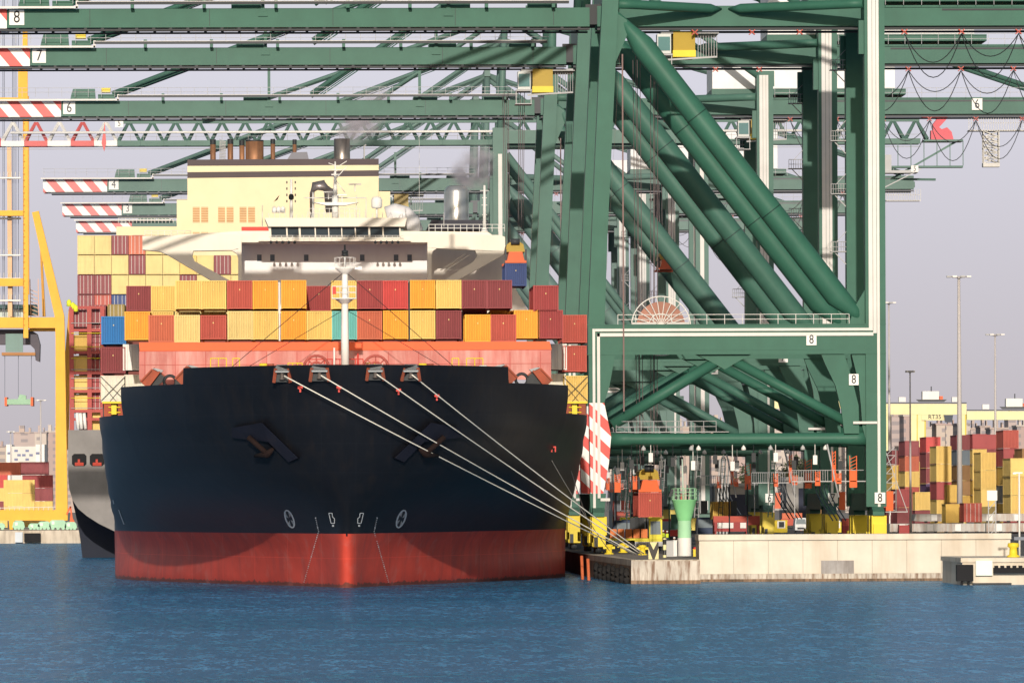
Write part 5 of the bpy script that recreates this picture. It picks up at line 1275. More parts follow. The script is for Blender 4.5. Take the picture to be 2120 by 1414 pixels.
# left yard, long sides towards the water
gl = 'containers stacked behind the yellow crane'
for (u0, v0, Y, cols, pos) in ((-20, 957, 1440, ['orange_red'], 'at the far left edge'), (70, 956, 1450, ['maroon'], 'behind the yellow leg'),
       (-48, 983, 1425, ['bright_red', 'yellow', 'maroon', 'yellow'], 'at the left edge of the picture'), (-70, 984, 1432, ['red'], 'beyond the left edge'),
       (40, 993, 1410, ['yellow', 'yellow', 'yellow'], 'of three yellow ones beside the crane leg'), (78, 983, 1436, ['crimson', 'maroon', 'yellow', 'yellow'], 'half hidden by the yellow crane leg')):
    yard(u0, v0, Y, 0, cols, gl, pos, L=12.19 if u0 < 40 else 6.06, k=.05, side=True)
# rubber-tyred yard cranes
ry = flat('pale_yellow_paint', (.80, .74, .40), .55, .08); ry2 = flat('deep_yellow', (.62, .50, .06), .6, .06)
def rtg(u0, u1, v0, v1, Y, ub, lab, txt=None, legs=True):
    T = thing('yard_crane', lab, 'crane', (W((u0+u1)/2, 1030, Y)[0], Y, 2.3), 'yellow yard cranes behind the stacks')
    m = MB(); m.ppx([(u0, v0), (u1, v0), (u1, v1), (u0, v1)], Y, Y, Y+1.5); m.build('girder', ry, T)
    m = MB(); m.ppx([(u0, v0-3), (u1, v0-3), (u1, v0-1), (u0, v0-1)], Y, Y-.3, Y+1.2); m.build('rail', DARK(.1), T)
    for u in ub:
        m = MB(); m.ppx([(u, v1+.2), (u+14, v1+.2), (u+13, 1085), (u+1, 1085)], Y, Y+.1, Y+1.4); m.mi = 1; m.ppx([(u+14.1, v1+.2), (u+17, v1+.2), (u+17, 1085), (u+13.1, 1085)], Y, Y+.2, Y+1.4)
        m.build('leg', [ry, ry2], T)
    uc = (u0+u1)/2 if not txt else 1928
    m = MB(); m.ppx([(uc-18, v0-26), (uc+16, v0-26), (uc+16, v0-6), (uc-18, v0-6)], Y, Y, Y+3); m.build('trolley_house', WHITE(.05), T)
    m = MB(); m.ppx([(uc-32, v0-9), (uc+32, v0-9), (uc+26, v0-4), (uc-26, v0-4)], Y, Y-.6, Y-.1); m.mi = 1; m.ppx([(uc+17, v0-16), (uc+24, v0-16), (uc+24, v0-5), (uc+17, v0-5)], Y, Y-.2, Y+1); m.build('trolley_frame', [DARK(.1), ORANGE(.1)], T)
    m = MB(); m.tube([V3(uc, v0-26, Y+1), V3(uc, v0-36, Y+1)], .12, 5); m.build('beacon', DARK(.1), T)
    for q in (-60, 50):
        if u0 < uc+q < u1: m = MB(); m.ppx([(uc+q-7, v0-14), (uc+q+7, v0-14), (uc+q+7, v0-4), (uc+q-7, v0-4)], Y, Y, Y+1.5); m.build('electric_box', WHITE(.08), T)
    if txt:
        m = MB(); x, z = W(1935, 863, Y-.3); text_at(m, txt, 1.25, x, Y-.4, z, 1.0)
        m2 = MB(); m2.ppx([(1908, v1+.3), (1972, v1+.3), (1972, v1+12), (1908, v1+12)], Y, Y-.3, Y-.1); p = m2.build('name_board', ry, T); m.build('lettering', INK(.1), p)
        m2 = MB(); m2.ppx([(1953, v1+1), (1972, v1+1), (1970, v1+16), (1956, v1+16)], Y, Y-1.4, Y-.35); m2.build('cab', flat('navy_cab', (.03, .045, .07), .3, .05), T)
    return T
rtg(1820, 2001, 836, 858, 1480, (1827, 1884, 1900, 1984), 'pale yellow yard crane marked RT35 standing over the right container stacks', 'RT35')
rtg(2002, 2200, 851, 869, 1560, (2170,), 'pale yellow yard crane at the right edge behind the stacks')
rtg(1600, 1822, 830, 846, 1520, (1770,), 'pale yellow yard crane seen between the legs of the green cranes')
# ---------------------------------------------------------------- quay furniture, vehicles, people
# green harbour light
x, _ = W(1417, 1100, 706); Yb_ = 706
_, zt = W(1417, 1034, Yb_)
T = thing('harbour_light', 'green flared harbour light tower with white base standing on the quay head', 'beacon', (x, Yb_, 2.26))
gm = paint('bright_beacon_green', (.26, .66, .30), .5, .10, .12, (.1, .3, .1)); gm2 = paint('faded_beacon_green', (.38, .68, .42), .6, .1, .1)
m = MB(); m.lathe([(.68, 2.26), (.68, 4.05)], x, Yb_, 28); m.build('base', WHITE(), T)
m = MB(); m.lathe([(.66, 4.05), (.66, 5.75)], x, Yb_, 28); m.mi = 1; m.lathe([(.66, 5.75), (.80, 6.2), (1.22, 7.75), (1.27, 7.8), (1.27, zt), (0, zt)], x, Yb_, 28); m.build('tower', [gm2, gm], T)
m = MB()
for i in range(12): t = 2*math.pi*i/12; m.tube([(x+1.2*math.cos(t), Yb_+1.2*math.sin(t), zt), (x+1.2*math.cos(t), Yb_+1.2*math.sin(t), zt+1.1)], .03, 4)
for zz in (.4, .75, 1.1): m.tube([(x+1.2*math.cos(2*math.pi*i/24), Yb_+1.2*math.sin(2*math.pi*i/24), zt+zz) for i in range(25)], .03, 4)
m.build('railing', gm2, T)
m = MB(); m.tube([(x-.1, Yb_, zt), (x-.2, Yb_, zt+4.0)], [.10, .05], 6); m.build('lamp_post', flat('pale_mint', (.55, .68, .58), .5), T)
m = MB(); m.prism([(x-1.6, zt+.3), (x-1.3, zt+1.0), (x-1.0, zt+1.05), (x-1.35, zt+.25)], Yb_-.5, Yb_+.3); m.build('solar_panel', DARK(), T)
# chevron board
x, z0 = W(1353, 1160, 672); _, z1 = W(1353, 1122, 672); z0 = 2.26
m = MB(); m.box(x-.48, x+.48, 672, 672.12, z0, z1); T = one('chevron_board', m, flat('chevron_black', (.06, .055, .05), .6), 'black and pale yellow chevron board at the corner of the quay head', 'sign')
m = MB(); py_ = flat('chevron_yellow', (.74, .66, .34), .6); h = z1-z0
for pl in ([(x-.36, z1), (x+.36, z1), (x, z1-h*.45)], [(x-.48, z0), (x-.48, z1-h*.35), (x-.1, z0)], [(x+.48, z0), (x+.48, z1-h*.35), (x+.1, z0)]): m.prism(pl, 671.95, 671.99)
m.build('chevron', py_, T)
# striped marker post
x, _ = W(1376, 1130, 690); m = MB(); m.lathe([(.17, 2.26), (.17, 4.1), (0, 4.15)], x, 690, 12)
def bands(name, ca, cb, p):
    return stripes(name, ca, cb, p, 0.0)
one('marker_post', m, bands('yellow_black_bands', (.75, .70, .35), (.03, .03, .03), 1.0), 'yellow and black banded marker post left of the green harbour light', 'post')
# white cabinet and planks by the light
for u, v0, v1, w, Y, mt, nm, lab in ((1386, 1120, 1151, .8, 700, STEEL(), 'cabinet', 'grey metal cabinet between the banded post and the green light'), (1398, 1119, 1150, .35, 704, WHITE(), 'cabinet', 'narrow white cabinet against the green light'), (1440, 1138, 1150, .45, 700, YEL(), 'fire_hydrant', 'yellow hydrant with red cap right of the green light')):
    x, z = W(u, v1, Y); _, zz = W(u, v0, Y); m = MB(); m.box(x-w/2, x+w/2, Y, Y+.6, 2.26, max(zz, 2.8)); m.box(x-w/2-.04, x+w/2+.04, Y-.04, Y+.64, max(zz, 2.8), max(zz, 2.8)+.06)
    o = one(nm, m, mt, lab, nm.replace('_', ' '))
    if nm == 'fire_hydrant': m = MB(); m.lathe([(.22, max(zz, 2.8)+.06), (.2, max(zz, 2.8)+.25), (0, max(zz, 2.8)+.3)], x, Y+.3, 10); m.build('cap', RED(), o)
# yellow terminal truck
def wheel(par, x, y, z, r=.5, w=.35):
    m = MB(); m.tube([(x-w/2, y, z), (x+w/2, y, z)], r, 18); o = m.build('wheel', flat('tyre_rubber', (.02, .02, .02), .9), par)
    m = MB(); m.tube([(x-w/2-.02, y, z), (x+w/2+.02, y, z)], r*.5, 12); m.build('rim', STEEL(), o)
YT = 786; x0, _ = W(1344, 1100, YT); x1, _ = W(1371, 1100, YT); zg = 2.25
T = thing('terminal_truck', 'yellow terminal tractor facing the water below the hanging red container', 'truck', ((x0+x1)/2-1, YT+3, zg))
m = MB(); m.prism([(x0, zg+1.25), (x1, zg+1.25), (x1, zg+3.3), (x1-.1, zg+3.55), (x0+.1, zg+3.55), (x0, zg+3.3)], YT, YT+1.6); m.box(x0-1.6, x1, YT-.25, YT+.7, zg+.95, zg+1.24)
m.box(x0+.05, x1-.05, YT+1.65, YT+2.6, zg+1.2, zg+4.1); m.build('cab', flat('truck_yellow', (.80, .70, .05), .4), T)
m = MB(); m.prism([(x0+.12, zg+1.75), (x1-.15, zg+1.75), (x1-.2, zg+3.2), (x0+.15, zg+3.2)], YT-.04, YT-.005); m.build('windscreen', flat('truck_glass', (.22, .26, .28), .1, dirt=0), T)
m = MB(); m.box(x0-1.6, x1+.02, YT-.5, YT-.26, zg+.45, zg+.95); m.box(x0-1.3, x0-.6, YT-.55, YT-.51, zg+.55, zg+.85); m.build('bumper', flat('silver_bumper', (.5, .5, .5), .4), T)
m = MB(); m.box(x0-2.3, x1-.1, YT+1, YT+9, zg+.8, zg+1.1); m.tube([(x0-.2, YT+1.6, zg+1.3), (x0-.2, YT+1.6, zg+4.2)], .1, 6); m.bar((x0-2.4, YT+1, zg+1.2), (x0-2.4, YT+1, zg+4.1), .12); m.bar((x0-2.4, YT+1, zg+4.1), (x0-.1, YT+1, zg+4.1), .12); m.box(x0-2, x0-.4, YT+2, YT+2.6, zg+1.2, zg+3.6); m.build('chassis', DARK(), T)
for i in range(5):
    m = MB(); xx = x0-4.3+i*.85; m.box(xx, xx+.7, YT-.2, YT+1.4, zg+1.35, zg+2.35); m.build('twistlock_bin', flat('bin_orange', (.70, .20, .06), .6), T)
m = MB(); m.box(x0-4.6, x0-.1, YT-.3, YT+1.5, zg+1.1, zg+1.32); m.build('side_tray', flat('truck_yellow', (.80, .70, .05), .4), T)
for xx in (x0-.9, x0-1.9, x1-.35): wheel(T, xx, YT+.6, zg+.52)
# container carried / flat racks in red behind
def small_van(px, Y, lab, wpx, body, nm='parked_van'):
    x, _ = W(px, 1100, Y); w = wpx/(F/Y)/2; T = thing(nm, lab, 'van' if nm == 'parked_van' else 'truck', (x, Y+2, zg))
    m = MB(); m.prism([(x-w, zg+.35), (x+w, zg+.35), (x+w, zg+1.4), (x+w*.86, zg+2.35), (x-w*.86, zg+2.35), (x-w, zg+1.4)], Y, Y+4.6); m.build('body', body, T)
    m = MB(); m.prism([(x-w*.86, zg+1.35), (x+w*.86, zg+1.35), (x+w*.76, zg+2.15), (x-w*.76, zg+2.15)], Y-.04, Y-.005); m.build('windscreen', flat('truck_glass', (.06, .08, .10), .1, dirt=0), T)
    for s in (-1, 1): m = MB(); m.box(x+s*w*.72-.18, x+s*w*.72+.18, Y-.05, Y-.01, zg+.85, zg+1.1); m.build('headlight', WHITE(), T)
    m = MB(); m.box(x-w*.6, x+w*.6, Y-.06, Y-.01, zg+.5, zg+.8); m.build('grille', DARK(), T)
    for s in (-1, 1): wheel(T, x+s*w*.85, Y+.9, zg+.36, .36, .25)
small_van(1658, 1165, 'silver van facing the water between two yellow crane bogies', 24, flat('silver_van', (.62, .64, .66), .35))
# yellow/white cabins with openings around the crane feet
for (u0, u1, v0, Y, c, lab) in ((1600, 1630, 1078, 1160, YEL(), 'yellow cabin with square window left of the silver van'), (1676, 1705, 1083, 1158, YEL(), 'yellow and white cabin right of the silver van'), (1708, 1745, 1082, 1158, YEL(), 'yellow wheel guard frame beside the white cabin')):
    (x0, z1), (x1, _) = W(u0, v0, Y), W(u1, v0, Y); m = MB(); m.box(x0, x1, Y, Y+2, zg, z1); m.box(x0-.08, x1+.08, Y-.1, Y+2.1, z1, z1+.1); o = one('equipment_cabin', m, c, lab, 'cabin')
    m = MB(); m.box(x0+(x1-x0)*.3, x1-(x1-x0)*.15, Y-.05, Y-.01, zg+.7, zg+1.9); m.build('window_frame', WHITE(), o); m = MB(); m.box(x0+(x1-x0)*.42, x1-(x1-x0)*.22, Y-.08, Y-.055, zg+.85, zg+1.75); m.build('window', DARK(), o)
# grey warehouse and slabs seen between the legs
wh = paint('grey_shed', (.30, .29, .28), .7, .1, .3)
for (u0, u1, v0, v1, Y, mt, lab) in ((1480, 1570, 1008, 1100, 1330, wh, 'grey shed seen under the portal beam left of crane 6'), (1628, 1700, 995, 1100, 1340, wh, 'grey shed seen under the portal beam right of crane 6'), (1270, 1330, 1010, 1100, 1350, wh, 'grey shed seen behind the hanging red container')):
    (x0, z1), (x1, z0) = W(u0, v0, Y), W(u1, v1, Y); m = MB(); m.box(x0, x1, Y, Y+20, 2.3, z1); m.prism([(x0-.3, z1), (x1+.3, z1), (x1, z1+.7), (x0, z1+.7)], Y-.4, Y+20); o = one('storage_shed', m, mt, lab, 'shed')
    m = MB(); m.box(x0+(x1-x0)*.35, x1-.6, Y-.06, Y-.01, 2.4, z1-1.4); m.build('door_opening', flat('shed_dark', (.03, .035, .06), .7), o)
m = MB(); (x0, z1), (x1, z0) = W(1483, 950, 1060), W(1502, 1068, 1060)
for j in range(4): m.bar((x0+j*.5, 1060, 2.3), (x0+.5+j*.45, 1060, z1), .22)
one('steel_beams', m, STEEL(), 'bundle of grey steel beams leaning upright left of the grey shed', 'beams')
# red flat racks and containers on trailers on the quay
gq = 'red flat racks stacked on the quay'
for (u0, u1, v, Y, c, lab) in ((1478, 1572, 1068, 852, 'red', 'long red flat rack above a white-doored one, right of plate 5'), (1480, 1548, 1081, 849, 'crimson', 'red flat rack with white end frames below the long one'),
        (1618, 1700, 1074, 1205, 'red', 'red flat rack behind the silver van'), (1620, 1660, 1062, 1215, 'orange_red', 'orange-red flat rack with loose gear behind the yellow cabin'), (1745, 1786, 1073, 854, 'red', 'red flat rack between two crane feet'), (1745, 1786, 1088, 850, 'crimson', 'lower red flat rack between two crane feet')):
    (x0, z1), (x1, _) = W(u0, v, Y), W(u1, v, Y); h = 1.1; m = MB(); m.box(x0, x1, Y, Y+2.4, z1-h, z1)
    for q in range(5): xx = x0+(x1-x0)*q/4; m.box(xx-.06, xx+.06, Y-.03, Y, z1-h, z1+.02)
    for xx in (x0+.1, x1-.1): m.box(xx-.1, xx+.1, Y+.1, Y+2.3, 2.3, z1-h)
    o = one('flat_rack', m, cmat(c), lab, 'flat rack', gq)
    if 'white end' in lab:
        for xa, xb in ((x0+.3, x0+2.2), (x1-.9, x1-.2)): m = MB(); m.box(xa, xb, Y-.1, Y-.04, z1-.7, z1-.05); m.build('end_frame', WHITE(), o)
x, z = W(1497, 1038, 856); container(x, 856, z-2.2, 'ochre', 'blank', 6.06, 2.2, 'mustard container standing on the red flat racks right of plate 5', 'containers standing on the quay', .02)
x, z = W(1860, 1018, 1190); container(x-1.2, 1190, z-2.6, 'red', 'blank', 6.06, 2.59, 'red container on a white trailer right of the foot of crane 8', 'containers standing on the quay', .02)
m = MB(); (x0, z1), (x1, z0) = W(1842, 1053, 1186), W(1884, 1066, 1186); m.box(x0, x1, 1186, 1189, z0, z1); m.mi = 1; m.box(x0+.9, x0+1.7, 1185.9, 1185.99, z0+.2, z1-.2); m.mi = 0
for q in range(6): xx = x0+(x1-x0)*q/5; m.box(xx-.1, xx+.1, 1186, 1186.2, 2.3, z0)
one('trailer', m, [WHITE(), DARK()], 'white trailer frame under the red container right of crane 8', 'trailer')
# grey hatch covers stacked behind the wall
hc = paint('hatch_cover_grey', (.50, .49, .46), .7, .15, .5, (.30, .12, .05), .8)
gh = 'grey hatch covers laid on the quay'
for i, (u0, u1, v0, v1, Y, lab) in enumerate(((1908, 2180, 1064, 1078, 1104, 'upper grey hatch cover stretching to the right edge'), (1842, 2040, 1084, 1100, 1100, 'lower grey hatch cover with rusty stains right of crane 8'), (2042, 2190, 1083, 1100, 1102, 'lower grey hatch cover at the right edge'))):
    (x0, z1), (x1, z0) = W(u0, v0, Y), W(u1, v1, Y); m = MB(); m.box(x0, x1, Y, Y+10, z0, z1)
    if v0 < 1080: m.prism([(x0-1.2, z0+.1), (x0, z0), (x0, z1), (x0-.9, z1-.02)], Y, Y+9)
    m.mi = 1; n = int((x1-x0)/1.6)
    for q in range(n): xx = x0+.4+q*1.6; m.box(xx, xx+.5, Y-.08, Y, z0-.2, z0+.05)
    m.mi = 2
    for q in range(n//3): xx = x0+1.5+q*4.3; m.box(xx, xx+.9, Y-.05, Y-.01, z0+.1, z1-.1)
    one('hatch_cover', m, [hc, flat('black_pads', (.03, .03, .03), .7), WHITE(.1)], lab, 'hatch cover', gh)
(x0, z1), (x1, z0) = W(1862, 1087, 1096), W(1882, 1099, 1096); one('flat_rack', MB().box(x0, x1, 1096, 1098, 2.3, z1).box(x0-.06, x0, 1095.8, 1098, 2.3, z1+.1).box(x1, x1+.06, 1095.8, 1098, 2.3, z1+.1), cmat('crimson'), 'small red frame leaning before the lower hatch cover', 'frame')
# white sign tower
x, z1 = W(2054, 1015, 700); T = thing('sign_tower', 'white lattice post with blank white board behind the harbour wall', 'sign', (x, 700, 2.26))
_, zm = W(2054, 1036, 700); _, z0 = W(2054, 1102, 700); m = MB(); m.box(x-.5, x+.5, 700, 700.15, zm, z1); m.build('board', WHITE(), T)
m = MB()
for s in (-.36, .36): m.bar((x+s, 700.1, 2.3), (x+s, 700.1, zm), .1)
for j in range(6): z_ = 2.4+(zm-2.4)*j/6; m.bar((x-.36, 700.1, z_), (x+.36, 700.1, z_+.8), .07)
m.build('lattice_post', STEEL(), T)
# thin mast at far right with cross arm
x, z1 = W(2110, 980, 655); T = thing('light_pole', 'thin white pole with small double lamp on the low pier at the right edge', 'pole', (x, 655, 2.46))
m = MB(); m.tube([(x, 655, 2.46), (x, 655, z1)], [.10, .08], 8); m.build('pole', WHITE(), T)
m = MB(); m.box(x-.5, x+.3, 654.9, 655.1, z1, z1+.12); m.box(x-.6, x-.3, 654.8, 655.2, z1-.06, z1+.1); m.build('lamp_head', WHITE(), T)
m = MB(); m.box(x-.5, x+1, 654.9, 655, 4.0, 4.3); m.build('name_board', flat('slate_board', (.2, .22, .26), .6), T)
# tall light masts
def mast(px, vt, vb, Y, lab, r, head=1.6, k=.05):
    x, z1 = W(px, vt, Y); T = thing('light_mast', lab, 'light mast', (x, Y, 2.3), 'tall lighting masts')
    m = MB(); m.tube([(x, Y, 2.3), (x, Y, z1)], [r, r*.45], 10); m.build('pole', flat('mast_grey', (.52, .48, .46), .5, k), T)
    m = MB(); m.tube([(x+head*math.cos(2*math.pi*i/12)*.8, Y+head*math.sin(2*math.pi*i/12)*.8, z1-.1) for i in range(13)], .06, 5)
    for i in range(6): t = math.pi*i/3; m.tube([(x, Y, z1-.3), (x+head*math.cos(t)*.8, Y+head*math.sin(t)*.8, z1-.1)], .06, 4)
    m.build('lamp_ring', flat('mast_grey', (.52, .48, .46), .5, k), T)
    for i in range(8): t = 2*math.pi*i/8+.3; m = MB(); cx_, cy_ = x+head*math.cos(t), Y+head*math.sin(t); m.box(cx_-.35, cx_+.35, cy_-.3, cy_+.3, z1-.2, z1+.05); m.build('lamp', WHITE(k) if i % 2 else STEEL(k), T)
mast(1985, 572, 1050, 1120, 'tallest grey lighting mast rising right of the green cranes', .48, 1.7)
mast(2060, 692, 1000, 1300, 'lighting mast right of the tallest one', .30, 1.5, .1)
mast(1884, 768, 1060, 960, 'thin pale pole with small camera head beside the right yard', .18, .3)
mast(84, 828, 955, 1900, 'lighting mast left of the yellow crane leg', .35, 1.3, .1)
mast(22, 893, 955, 1700, 'short lighting mast before the white building on the left', .25, .7, .1)
mast(1840, 626, 900, 1250, 'lighting mast mostly hidden behind the large green crane leg', .30, 1.0, .1)

# more vehicles and boxes between the crane legs
def yard_truck(px, Y, col, lab):
    x, _ = W(px, 1100, Y); T = thing('terminal_truck', lab, 'truck', (x, Y+3, zg), 'port trucks between the crane legs')
    m = MB(); m.prism([(x-1.2, zg+.9), (x+1.2, zg+.9), (x+1.2, zg+2.2), (x+1.0, zg+3.1), (x-1.0, zg+3.1), (x-1.2, zg+2.2)], Y, Y+2.2); m.build('cab', flat(col[0], col[1], .5), T)
    m = MB(); m.prism([(x-1.0, zg+1.7), (x+1.0, zg+1.7), (x+.9, zg+2.8), (x-.9, zg+2.8)], Y-.04, Y-.005); m.build('windscreen', flat('truck_glass', (.06, .08, .10), .1, dirt=0), T)
    m = MB(); m.box(x-1.1, x+1.1, Y+2.4, Y+14, zg+.9, zg+1.3); m.box(x-1.2, x+1.2, Y-.2, Y-.02, zg+.45, zg+.88); m.build('chassis', DARK(), T)
    for s in (-1, 1): wheel(T, x+s*.95, Y+1, zg+.5, .5, .35)
cols = {'white': ('truck_white', (.7, .7, .68)), 'red': ('truck_red', (.45, .05, .04)), 'yellow': ('truck_yellow', (.80, .70, .05)), 'dark blue': ('truck_blue', (.03, .05, .10))}
for px, Y, c, w_ in ((1290, 850, 'dark blue', 'left of the yellow truck'), (1335, 905, 'white', 'behind the yellow truck'), (1385, 900, 'red', 'behind the green harbour light'), (1300, 980, 'yellow', 'far back between the waterside legs'), (1460, 960, 'dark blue', 'below plate 5')):
    yard_truck(px, Y, cols[c], '%s port truck parked %s' % (c, w_))
for px, Y, c, w_ in ((1395, 1180, 'red', 'left of plate 5'), (1425, 1190, 'ochre', 'just left of plate 5'), (1582, 1230, 'crimson', 'right of the ochre one'), (1345, 1240, 'slate', 'behind the hanging red one'), (1700, 1235, 'red', 'behind the silver van'), (1290, 1225, 'maroon', 'far behind the waterside legs')):
    x, _ = W(px, 1100, Y); container(x, Y, 2.3, c, 'blank', 12.19, 2.59, '%s container on the ground %s' % (nice(c), w_), 'containers standing on the quay', .03, 1)
    if c != 'ochre': container(x, Y, 4.95, 'red' if c != 'red' else 'brown', 'door', 12.19, 2.59, '%s container stacked on the %s one %s' % ('red' if c != 'red' else 'brown', nice(c), w_), 'containers standing on the quay', .03, 1, rods=False)

# people
def person(x, y, z, h, coat, legs, lab, yaw=0, arms=.15):
    T = thing('person', lab, 'person', (x, y, z))
    s = h/1.75
    J = {'pel': (0, 0, .95), 'chest': (0, 0, 1.32), 'neck': (0, 0, 1.48), 'head': (0, -.02, 1.64),
         'hl': (-.1, 0, .9), 'kl': (-.12, -.03, .5), 'fl': (-.13, .02, .08), 'tl': (-.13, -.14, .04), 'hr': (.1, 0, .9), 'kr': (.12, -.05, .5), 'fr': (.13, 0, .08), 'tr': (.13, -.16, .04),
         'sl': (-.19, 0, 1.4), 'el': (-.26, 0, 1.12), 'wl': (-.25, -.1, .88), 'ml': (-.25, -.13, .78), 'sr': (.19, 0, 1.4), 'er': (.27, 0, 1.14), 'wr': (.24, -.16, .95), 'mr': (.22, -.22, .9)}
    E = [('pel', 'chest'), ('chest', 'neck'), ('neck', 'head'), ('pel', 'hl'), ('hl', 'kl'), ('kl', 'fl'), ('fl', 'tl'), ('pel', 'hr'), ('hr', 'kr'), ('kr', 'fr'), ('fr', 'tr'), ('chest', 'sl'), ('sl', 'el'), ('el', 'wl'), ('wl', 'ml'), ('chest', 'sr'), ('sr', 'er'), ('er', 'wr'), ('wr', 'mr')]
    RR = dict(pel=.15, chest=.17, neck=.06, head=.10, hl=.1, hr=.1, kl=.07, kr=.07, fl=.05, fr=.05, tl=.04, tr=.04, sl=.07, sr=.07, el=.05, er=.05, wl=.035, wr=.035, ml=.035, mr=.035)
    ks = list(J); me = bpy.data.meshes.new('body'); me.from_pydata([tuple(c*s for c in J[k_]) for k_ in ks], [(ks.index(a), ks.index(b_)) for a, b_ in E], [])
    o = bpy.data.objects.new('body', me); C.objects.link(o); o.parent = T; T.rotation_euler[2] = yaw
    md = o.modifiers.new('s', 'SKIN'); sv = me.skin_vertices[0].data
    for i, k_ in enumerate(ks): sv[i].radius = (RR[k_]*s, RR[k_]*s*.8)
    sv[0].use_root = True
    sd = o.modifiers.new('d', 'SUBSURF'); sd.levels = 1; sd.render_levels = 1
    mt = paint('work_clothes', coat, .8, .1, .1); me.materials.append(mt); o['label'] = None or lab if 0 else 'body in work clothes'
    m = MB(); m.lathe([(0, 1.58*s), (.085*s, 1.60*s), (.095*s, 1.66*s), (.07*s, 1.72*s), (0, 1.73*s)], 0, -.03*s, 10); hd = m.build('head', flat('skin', (.45, .26, .18), .6), T, None)
    m = MB(); m.lathe([(.125*s, 1.69*s), (.12*s, 1.72*s), (.10*s, 1.79*s), (0, 1.83*s)], 0, -.02*s, 12); m.build('helmet', WHITE(), T)
    m = MB(); m.lathe([(.19*s, 1.0*s), (.20*s, 1.2*s), (.21*s, 1.38*s), (.12*s, 1.47*s)], 0, 0, 12); m.build('vest', flat('hi_vis_yellow', (.70, .85, .05), .6), T)
    for nm in ('head', 'helmet', 'vest'): pass
ORG_fix = ORG
_b = MB.build
def person_at(u, v, Y, h, coat, lab):
    x, z = W(u, v, Y); n0 = set(bpy.data.objects.keys()); person(x, Y, zg, h, coat, coat, lab)
    # parts were modelled around the origin, undo the world offset
    for nm in set(bpy.data.objects.keys())-n0:
        o = bpy.data.objects[nm]
        if o.type == 'MESH' and not o.name.startswith('body'):
            for vtx in o.data.vertices: vtx.co.x += x; vtx.co.y += Y; vtx.co.z += zg
person_at(1373, 1078, 860, 1.8, (.05, .06, .10), 'dock worker in hi-vis vest standing behind the yellow truck')
person_at(1381, 1078, 856, 1.75, (.06, .07, .12), 'second dock worker in hi-vis vest, nearer the green harbour light')
person_at(1396, 1120, 712, 1.8, (.06, .07, .10), 'worker in hi-vis vest half hidden behind the green harbour light')

# ---------------------------------------------------------------- city behind
random.seed(11)
def facade(name, wall, win, sx, sz, k):
    m, nt, b = new_mat(name)
    g = nt.nodes.new('ShaderNodeNewGeometry'); s = nt.nodes.new('ShaderNodeSeparateXYZ'); nt.links.new(g.outputs['Position'], s.inputs[0])
    def mt(op, a, bb=0):
        n = nt.nodes.new('ShaderNodeMath'); n.operation = op
        for i, v in enumerate((a, bb)):
            if isinstance(v, (int, float)): n.inputs[i].default_value = v
            else: nt.links.new(v, n.inputs[i])
        return n.outputs[0]
    a = mt('LESS_THAN', mt('FRACT', mt('MULTIPLY', mt('ADD', s.outputs['X'], 4000.0), 1/sx)), .48); c = mt('LESS_THAN', mt('FRACT', mt('MULTIPLY', s.outputs['Z'], 1/sz)), .45)
    no = noise(nt, .12, (1, 1, 1), 5)
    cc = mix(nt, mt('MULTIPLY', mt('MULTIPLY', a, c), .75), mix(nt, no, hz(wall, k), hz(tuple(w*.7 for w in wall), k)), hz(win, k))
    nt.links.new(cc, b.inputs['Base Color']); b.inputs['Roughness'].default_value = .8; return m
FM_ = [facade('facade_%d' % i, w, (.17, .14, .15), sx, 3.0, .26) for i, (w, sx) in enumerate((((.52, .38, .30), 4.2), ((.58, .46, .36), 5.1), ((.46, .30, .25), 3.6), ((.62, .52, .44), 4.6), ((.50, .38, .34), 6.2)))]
names = ['beige', 'sandy', 'brick coloured', 'cream', 'dusty pink']
def building(u0, u1, vt, Y, mi, lab, steps=True):
    (x0, z1), (x1, _) = W(u0, vt, Y), W(u1, vt, Y); T = thing('apartment_building', lab, 'building', ((x0+x1)/2, Y, 2.3), 'apartment buildings behind the port')
    m = MB(); m.box(x0, x1, Y, Y+18, 2.3, z1); m.build('wall', FM_[mi], T)
    m = MB(); m.box(x0-.3, x1+.3, Y-.3, Y+18.3, z1, z1+.6); w = (x1-x0)
    m.box(x0+w*.25, x0+w*.5, Y+3, Y+8, z1+.6, z1+3.4); 
    if steps: m.box(x0+w*.7, x0+w*.8, Y+3, Y+8, z1+.6, z1+2.4)
    m.build('roof', FM_[(mi+1) % 5], T)
    return T
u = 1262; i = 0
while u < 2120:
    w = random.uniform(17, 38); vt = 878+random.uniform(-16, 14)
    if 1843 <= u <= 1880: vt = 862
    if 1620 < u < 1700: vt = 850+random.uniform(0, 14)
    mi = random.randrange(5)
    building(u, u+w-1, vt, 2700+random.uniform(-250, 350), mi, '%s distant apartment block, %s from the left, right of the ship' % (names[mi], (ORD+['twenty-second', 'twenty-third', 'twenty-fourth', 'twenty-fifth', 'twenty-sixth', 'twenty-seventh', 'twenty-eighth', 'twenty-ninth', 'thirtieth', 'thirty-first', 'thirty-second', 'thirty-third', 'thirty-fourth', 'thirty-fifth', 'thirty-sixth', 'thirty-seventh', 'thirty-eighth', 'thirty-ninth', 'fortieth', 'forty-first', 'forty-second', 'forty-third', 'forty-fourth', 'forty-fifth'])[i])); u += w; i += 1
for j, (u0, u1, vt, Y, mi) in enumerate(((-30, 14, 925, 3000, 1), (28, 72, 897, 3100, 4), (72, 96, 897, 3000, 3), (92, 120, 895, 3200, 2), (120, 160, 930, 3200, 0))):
    building(u0, u1, vt, Y, mi, '%s distant apartment block, %s from the left behind the yellow crane' % (names[mi], ORD[j]))
